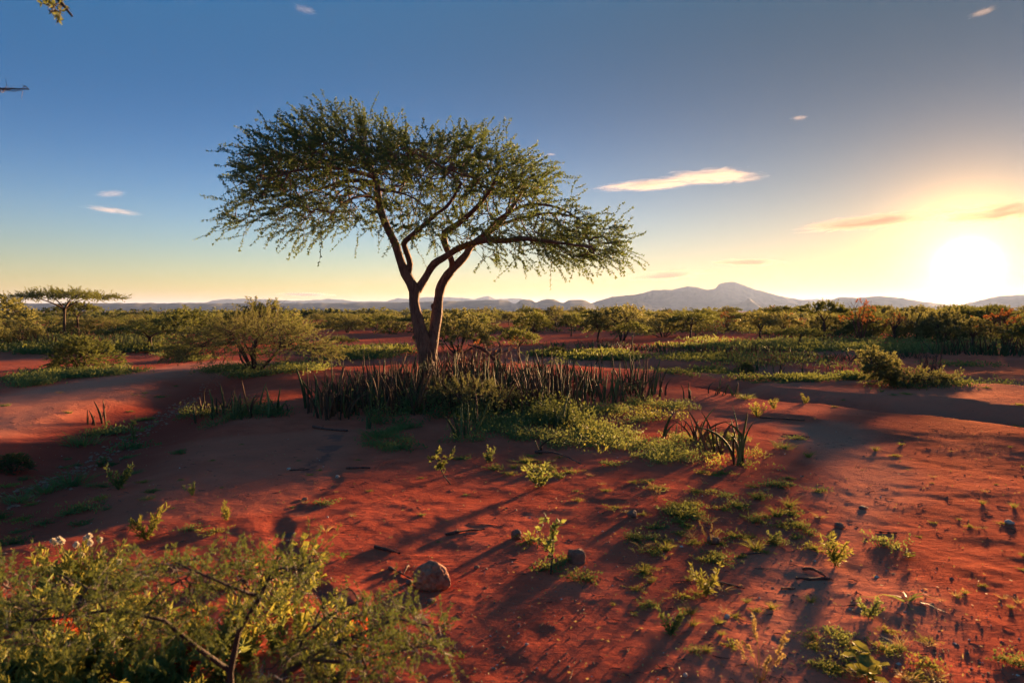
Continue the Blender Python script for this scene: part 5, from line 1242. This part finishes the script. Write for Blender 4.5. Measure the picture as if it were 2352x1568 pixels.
for nm, mt, sl in (('pale pebbles', M_PALE, slice(0, half // 2)), ('red grit', M_ROCK, slice(half // 2, n))):
    vv = v[sl]; m_ = len(vv); t3 = (tt[None] + (np.arange(m_) * 6)[:, None, None]).reshape(-1, 3)
    tag(link('gravel', mesh_np('gravel', vv.reshape(-1, 3), None, mt, False, t3)), nm + ' scattered over the bare soil', kind='stuff')
# plant litter: bits of twig and dry leaf on the soil
n = 2600; vx_, vy_ = rs.uniform(-60, 2420, n), 880 + 740 * rs.random(n) ** .9; g = G(vx_, vy_); ok = fbm(g[:, 0] * .7, g[:, 1] * .7, seed=71, octaves=2) > rs.uniform(-.8, .7, n); g = g[ok]; n = len(g)
a_ = rs.uniform(0, 6.28, n); L_ = rs.uniform(.02, .09, n) * rs.uniform(.4, 1.3, n); e_ = g + np.stack([np.cos(a_) * L_, np.sin(a_) * L_, 0 * a_], 1); e_[:, 2] = height(e_[:, 0], e_[:, 1]); md_ = (g + e_) / 2 + rs.normal(size=(n, 3)) * (L_ * .1)[:, None]
pth_ = np.stack([g, md_, e_], 1) + [0, 0, .003]; pth_[:, 1, 2] = np.maximum(pth_[:, 1, 2], g[:, 2] + .004)
v, q = tubes(pth_, np.array([[1, .9, .5]]) * rs.uniform(.0012, .0032, (n, 1)), 4)
tag(link('litter', mesh_np('litter', v, q, M_DEADWOOD, True)), 'bits of dead twig strewn over the soil', kind='stuff')
n = 1500; vx_, vy_ = rs.uniform(-60, 2420, n), 900 + 720 * rs.random(n); g = G(vx_, vy_) + [0, 0, .004]; d = rs.normal(size=(n, 3)); d[:, 2] = np.abs(d[:, 2]) * .25
v, q = leaves(g, d, rs.uniform(.012, .03, n), rs.uniform(.005, .011, n), rs); tag(link('litter', mesh_np('litter', v, q, M_STRAW, False)), 'dry leaf bits strewn over the soil', kind='stuff')
# pebbly bed in the gully on the left
n = 500; k_ = rs.random(n); gl = GULLY[:7]; L_ = k_ * 5.999; i_ = L_.astype(int); cxy = gl[i_] + (gl[i_ + 1] - gl[i_]) * (L_ - i_)[:, None] + rs.normal(size=(n, 2)) * .12
z_ = height(cxy[:, 0], cxy[:, 1]); r = rs.uniform(.01, .035, n)[:, None]
v = oc[None] * (1 + .3 * rs.normal(size=(n, 6, 1))) * r[:, None] * [1, 1, .6] + np.c_[cxy, z_ + .004][:, None]
tag(link('gravel', mesh_np('gravel', v.reshape(-1, 3), None, M_BOULDER, False, (tt[None] + (np.arange(n) * 6)[:, None, None]).reshape(-1, 3))), 'pinkish stones washed together in the gully beside the track', kind='stuff')

# ================================================================== NEAR SHRUB, FLOWERS AND HERBS AT LOWER LEFT
M_NLEAF = leaf_mat('near_acacia_leaves', (0.022, 0.058, 0.024), (0.075, 0.115, 0.036), (0.20, 0.23, 0.04), 0.32, 4, 0.2)
M_NBARK = bark_mat('near_bark', (0.018, 0.012, 0.012), (0.07, 0.04, 0.032), 30)
M_THORN = stone_mat('pale_thorn', (0.35, 0.28, 0.22), (0.6, 0.52, 0.45), 40)
def V3(pts): return np.array([P(a, b, c) for a, b, c in pts])
def near_shrub(label, base_v, limbs, blobs, seed, n, keep=None):
    rs = np.random.default_rng(seed); base = G(*base_v)
    ch = [(V3(l), np.linspace(r0, r1, len(l))) for l, r0, r1 in limbs]
    pts = []; wts = np.array([b[6] for b in blobs]); pick = rs.choice(len(blobs), n, p=wts / wts.sum())
    for i in pick:
        x0, y0, x1, y1, Y0, th_, _ = blobs[i]; s = rs.random(); a = rs.normal(size=2)
        y_ = Y0 + rs.uniform(-1, 1) * .28
        pts.append(P(x0 + (x1 - x0) * s, y0 + 26 + (y1 - y0) * s + np.clip(rs.normal(), -1.6, 1.6) * th_, y_))
    w_, t_, l_, tp_ = tree_meshes(ch, np.array(pts), rs, bf=.25, r_tip=.0012, r_exp=.45, r_max=.007, center=None, twigs=1.0, tl=(.04, .12), tk=4, J=8, m=6, ll=.0115, lw=.0032, droop=.0, jitter=.55, up=.35, along=.066, twig_r=.0009, limb_sides=8, spread=.75)
    root = thing('near_acacia_shrub', label, 'shrub', base)
    w_.add(t_.v[0], t_.q[0]); link('branches', w_.mesh('branches', M_NBARK, shift=base), root); link('foliage', l_.mesh('foliage', M_NLEAF, False, shift=base), root)
    m = 260; i = rs.integers(0, len(tp_), m); p0 = tp_[i, 0]; d = rs.normal(size=(m, 3)); d = unit(d + [0, 0, .3])
    v, q = tubes(np.stack([p0, p0 + d * .035], 1), np.tile([.0011, .0002], (m, 1)), 3)
    th = link('thorns', Geo().add(v, q).mesh('thorns', M_THORN, shift=base), root); th['kind'] = 'stuff'
    return root
near_shrub('dark-stemmed thorny acacia shrub spreading flat across the lower left foreground', (560, 1700),
    [([(545, 1720, 2.5), (528, 1560, 2.45), (552, 1440, 2.42), (598, 1370, 2.4), (618, 1310, 2.4), (640, 1275, 2.4)], .014, .004),
     ([(598, 1370, 2.4), (560, 1358, 2.35), (480, 1325, 2.3), (400, 1290, 2.3)], .008, .003),
     ([(528, 1540, 2.45), (430, 1470, 2.35), (330, 1400, 2.3), (240, 1400, 2.25), (120, 1420, 2.2), (0, 1430, 2.15)], .010, .003),
     ([(618, 1330, 2.4), (680, 1300, 2.45), (735, 1285, 2.5)], .006, .002),
     ([(330, 1400, 2.3), (380, 1350, 2.35), (440, 1320, 2.4)], .006, .002),
     ([(240, 1400, 2.25), (200, 1350, 2.25), (140, 1320, 2.3)], .005, .002)],
    [(430, 1310, 740, 1270, 2.4, 26, 1.6), (540, 1300, 720, 1300, 2.45, 34, 1.0), (220, 1310, 460, 1300, 2.3, 26, 1.5), (0, 1350, 260, 1330, 2.25, 40, 1.1), (0, 1430, 330, 1400, 2.2, 36, 1.3), (300, 1400, 560, 1390, 2.3, 30, .7), (0, 1300, 60, 1310, 2.3, 30, .3)], 21, 470)
near_shrub('second thorny acacia shrub whose pointed sprays reach right towards the boulder', (700, 1760),
    [([(640, 1800, 2.35), (620, 1600, 2.3), (700, 1510, 2.28), (800, 1470, 2.3), (900, 1420, 2.35), (1000, 1440, 2.4)], .014, .003),
     ([(640, 1580, 2.3), (720, 1440, 2.35), (800, 1390, 2.4), (860, 1365, 2.45)], .008, .002),
     ([(700, 1510, 2.28), (820, 1520, 2.25), (930, 1490, 2.3), (1010, 1480, 2.35)], .007, .002),
     ([(720, 1440, 2.35), (740, 1390, 2.4), (800, 1350, 2.4)], .005, .002)],
    [(740, 1400, 940, 1370, 2.4, 22, 1.0), (820, 1440, 1025, 1430, 2.4, 28, 1.5), (640, 1500, 860, 1470, 2.3, 36, 1.3), (800, 1500, 960, 1490, 2.3, 24, .6), (560, 1560, 760, 1540, 2.2, 28, .8)], 22, 350)
# leafy undergrowth below the shrubs
def herb_at(kind, vx, vy, w, label, group, tall=1.0, name=None):
    o = herb(kind, vx, vy, w, label, group, tall); return o
rs = np.random.default_rng(77)
LIB['redleaf'] = [weed_geo(rs, .16, 7, .035, .014).mesh('red_leaved_weed', M_RED, False) for _ in range(2)]; NAT['redleaf'] = .22; CATN['redleaf'] = 'weed'
def low_left(n, kinds, x0, x1, y0, y1, w0, w1, label, group, seed, tall=1.0):
    r_ = np.random.default_rng(seed)
    for _ in range(n):
        kd = kinds[r_.integers(len(kinds))]; a_, b_ = r_.uniform(x0, x1), r_.uniform(y0, y1); wq = r_.uniform(w0, w1)
        herb(kd, a_, b_, wq, klabel(kd, wq, w0, w1, label), group + ', ' + KNAME[kd], tall)
low_left(60, ['weed', 'weedg', 'mat', 'matd', 'weed', 'broad'], -60, 430, 1540, 1800, 90, 170, 'under the near shrub in the lower left corner', 'tall weeds in the lower left corner', 1, 1.2)
low_left(46, ['mat', 'maty', 'weed', 'weedg', 'dry'], 0, 820, 1420, 1620, 90, 170, 'on the ground below the near shrubs', 'undergrowth below the near shrub', 2, 1.1)
low_left(6, ['redleaf'], 100, 860, 1440, 1620, 70, 120, 'glowing red under the near shrubs', 'red-leaved weeds under the near shrub', 3)
low_left(20, ['mat', 'maty', 'dry'], 20, 560, 1290, 1400, 60, 120, 'behind the near shrub at lower left', 'herbs behind the near shrub', 4)
low_left(8, ['weedg', 'mat'], 110, 270, 1330, 1380, 60, 90, 'round the foot of the white flowers', 'weeds round the white flowers', 5, 1.1)
for a, b, w_, lb in [(700, 1345, 85, 'broad-leaved climber with curled green leaves at the top of the near shrub'), (735, 1350, 60, 'green broad-leaved shoot beside the curled leaves of the near shrub'), (690, 1480, 100, 'broad-leaved weed lit green in the middle of the near shrub')]:
    herb('broad', a, b, w_, lb, None, 2.6)
# white flowers
fl = G(175, 1352); s_ = fl[1] / FPX; root = thing('white_flowers', 'plant with small round white flower heads at lower left', 'flowers', fl)
heads = [(122, 1242), (136, 1238), (175, 1250), (198, 1236), (207, 1246), (230, 1240), (238, 1268), (128, 1246), (205, 1231), (186, 1274), (275, 1290), (142, 1243)]
for i, (a, b) in enumerate(heads):
    tip = P(a, b, fl[1] + rs.uniform(-.1, .1)) - fl; p = resample(np.array([[rs.normal() * .03, rs.normal() * .03, 0], tip * .5 + rs.normal(size=3) * .015, tip]), 7)
    v, q = tubes(p[None], np.linspace(.0035, .002, 7)[None], 4); st_ = link('stem', Geo().add(v, q).mesh('stem', M_HERB_Y), root)
    d = unit(rs.normal(size=(70, 3)) + [0, 0, .35]); v, q = leaves(np.tile(tip, (70, 1)), d, .022, .010, rs)
    link('flower_head', Geo().add(v, q).mesh('flower_head', M_WHITE, False), root)
v, q = clumps(twig_paths(rs.normal(size=(26, 3)) * [.12, .08, .0], unit(rs.normal(size=(26, 3)) * .35 + [0, 0, 1]), rs.uniform(.12, .26, 26), 5, .1, .03, rs), 9, 4, .05, .016, rs, .1, .8)
link('foliage', Geo().add(v, q).mesh('foliage', M_HERB_Y, False), root)

# ================================================================== TWIGS OF A TREE OUTSIDE THE PICTURE, UPPER LEFT
rs = np.random.default_rng(9)
def hanging(label, pts, r0, blobs, n, leaf_frac, ll, thorny=False):
    p = V3(pts); root = thing('hanging_branch', label, 'branch', p[0])
    w_, t_, l_, tp_ = tree_meshes([(p, np.linspace(r0, r0 * .35, len(p)))], np.array([P(rs.uniform(b[0], b[2]), rs.uniform(b[1], b[3]), b[4] + rs.uniform(-.1, .1)) for b in blobs for _ in range(n)]), rs, bf=.2, r_tip=.0022, r_exp=.4, r_max=.005, center=None,
                                  twigs=1.0, tl=(.02, .06), tk=3, J=3, m=4, ll=ll, lw=ll * .4, along=.05, twig_r=.0016, leaf_frac=leaf_frac, jitter=.9)
    w_.add(t_.v[0], t_.q[0]); link('twigs', w_.mesh('twigs', M_NBARK, shift=p[0]), root)
    if l_.n: link('leaves', l_.mesh('leaves', M_LEAF_DARK, False, shift=p[0]), root)
hanging('blurred leafy twig hanging into the top left corner', [(40, -330, 3.3), (80, -160, 3.1), (112, -40, 3.0), (132, 12, 3.0), (150, 26, 3.0), (166, 38, 3.0)], .012, [(108, -10, 145, 30, 3.0)], 16, .6, .022)
hanging('thin thorny twig reaching in from the left edge of the sky', [(-420, 190, 3.6), (-180, 200, 3.4), (0, 204, 3.3), (40, 205, 3.3), (66, 205, 3.3)], .008, [(0, 196, 60, 214, 3.3)], 8, 0.0, .02)
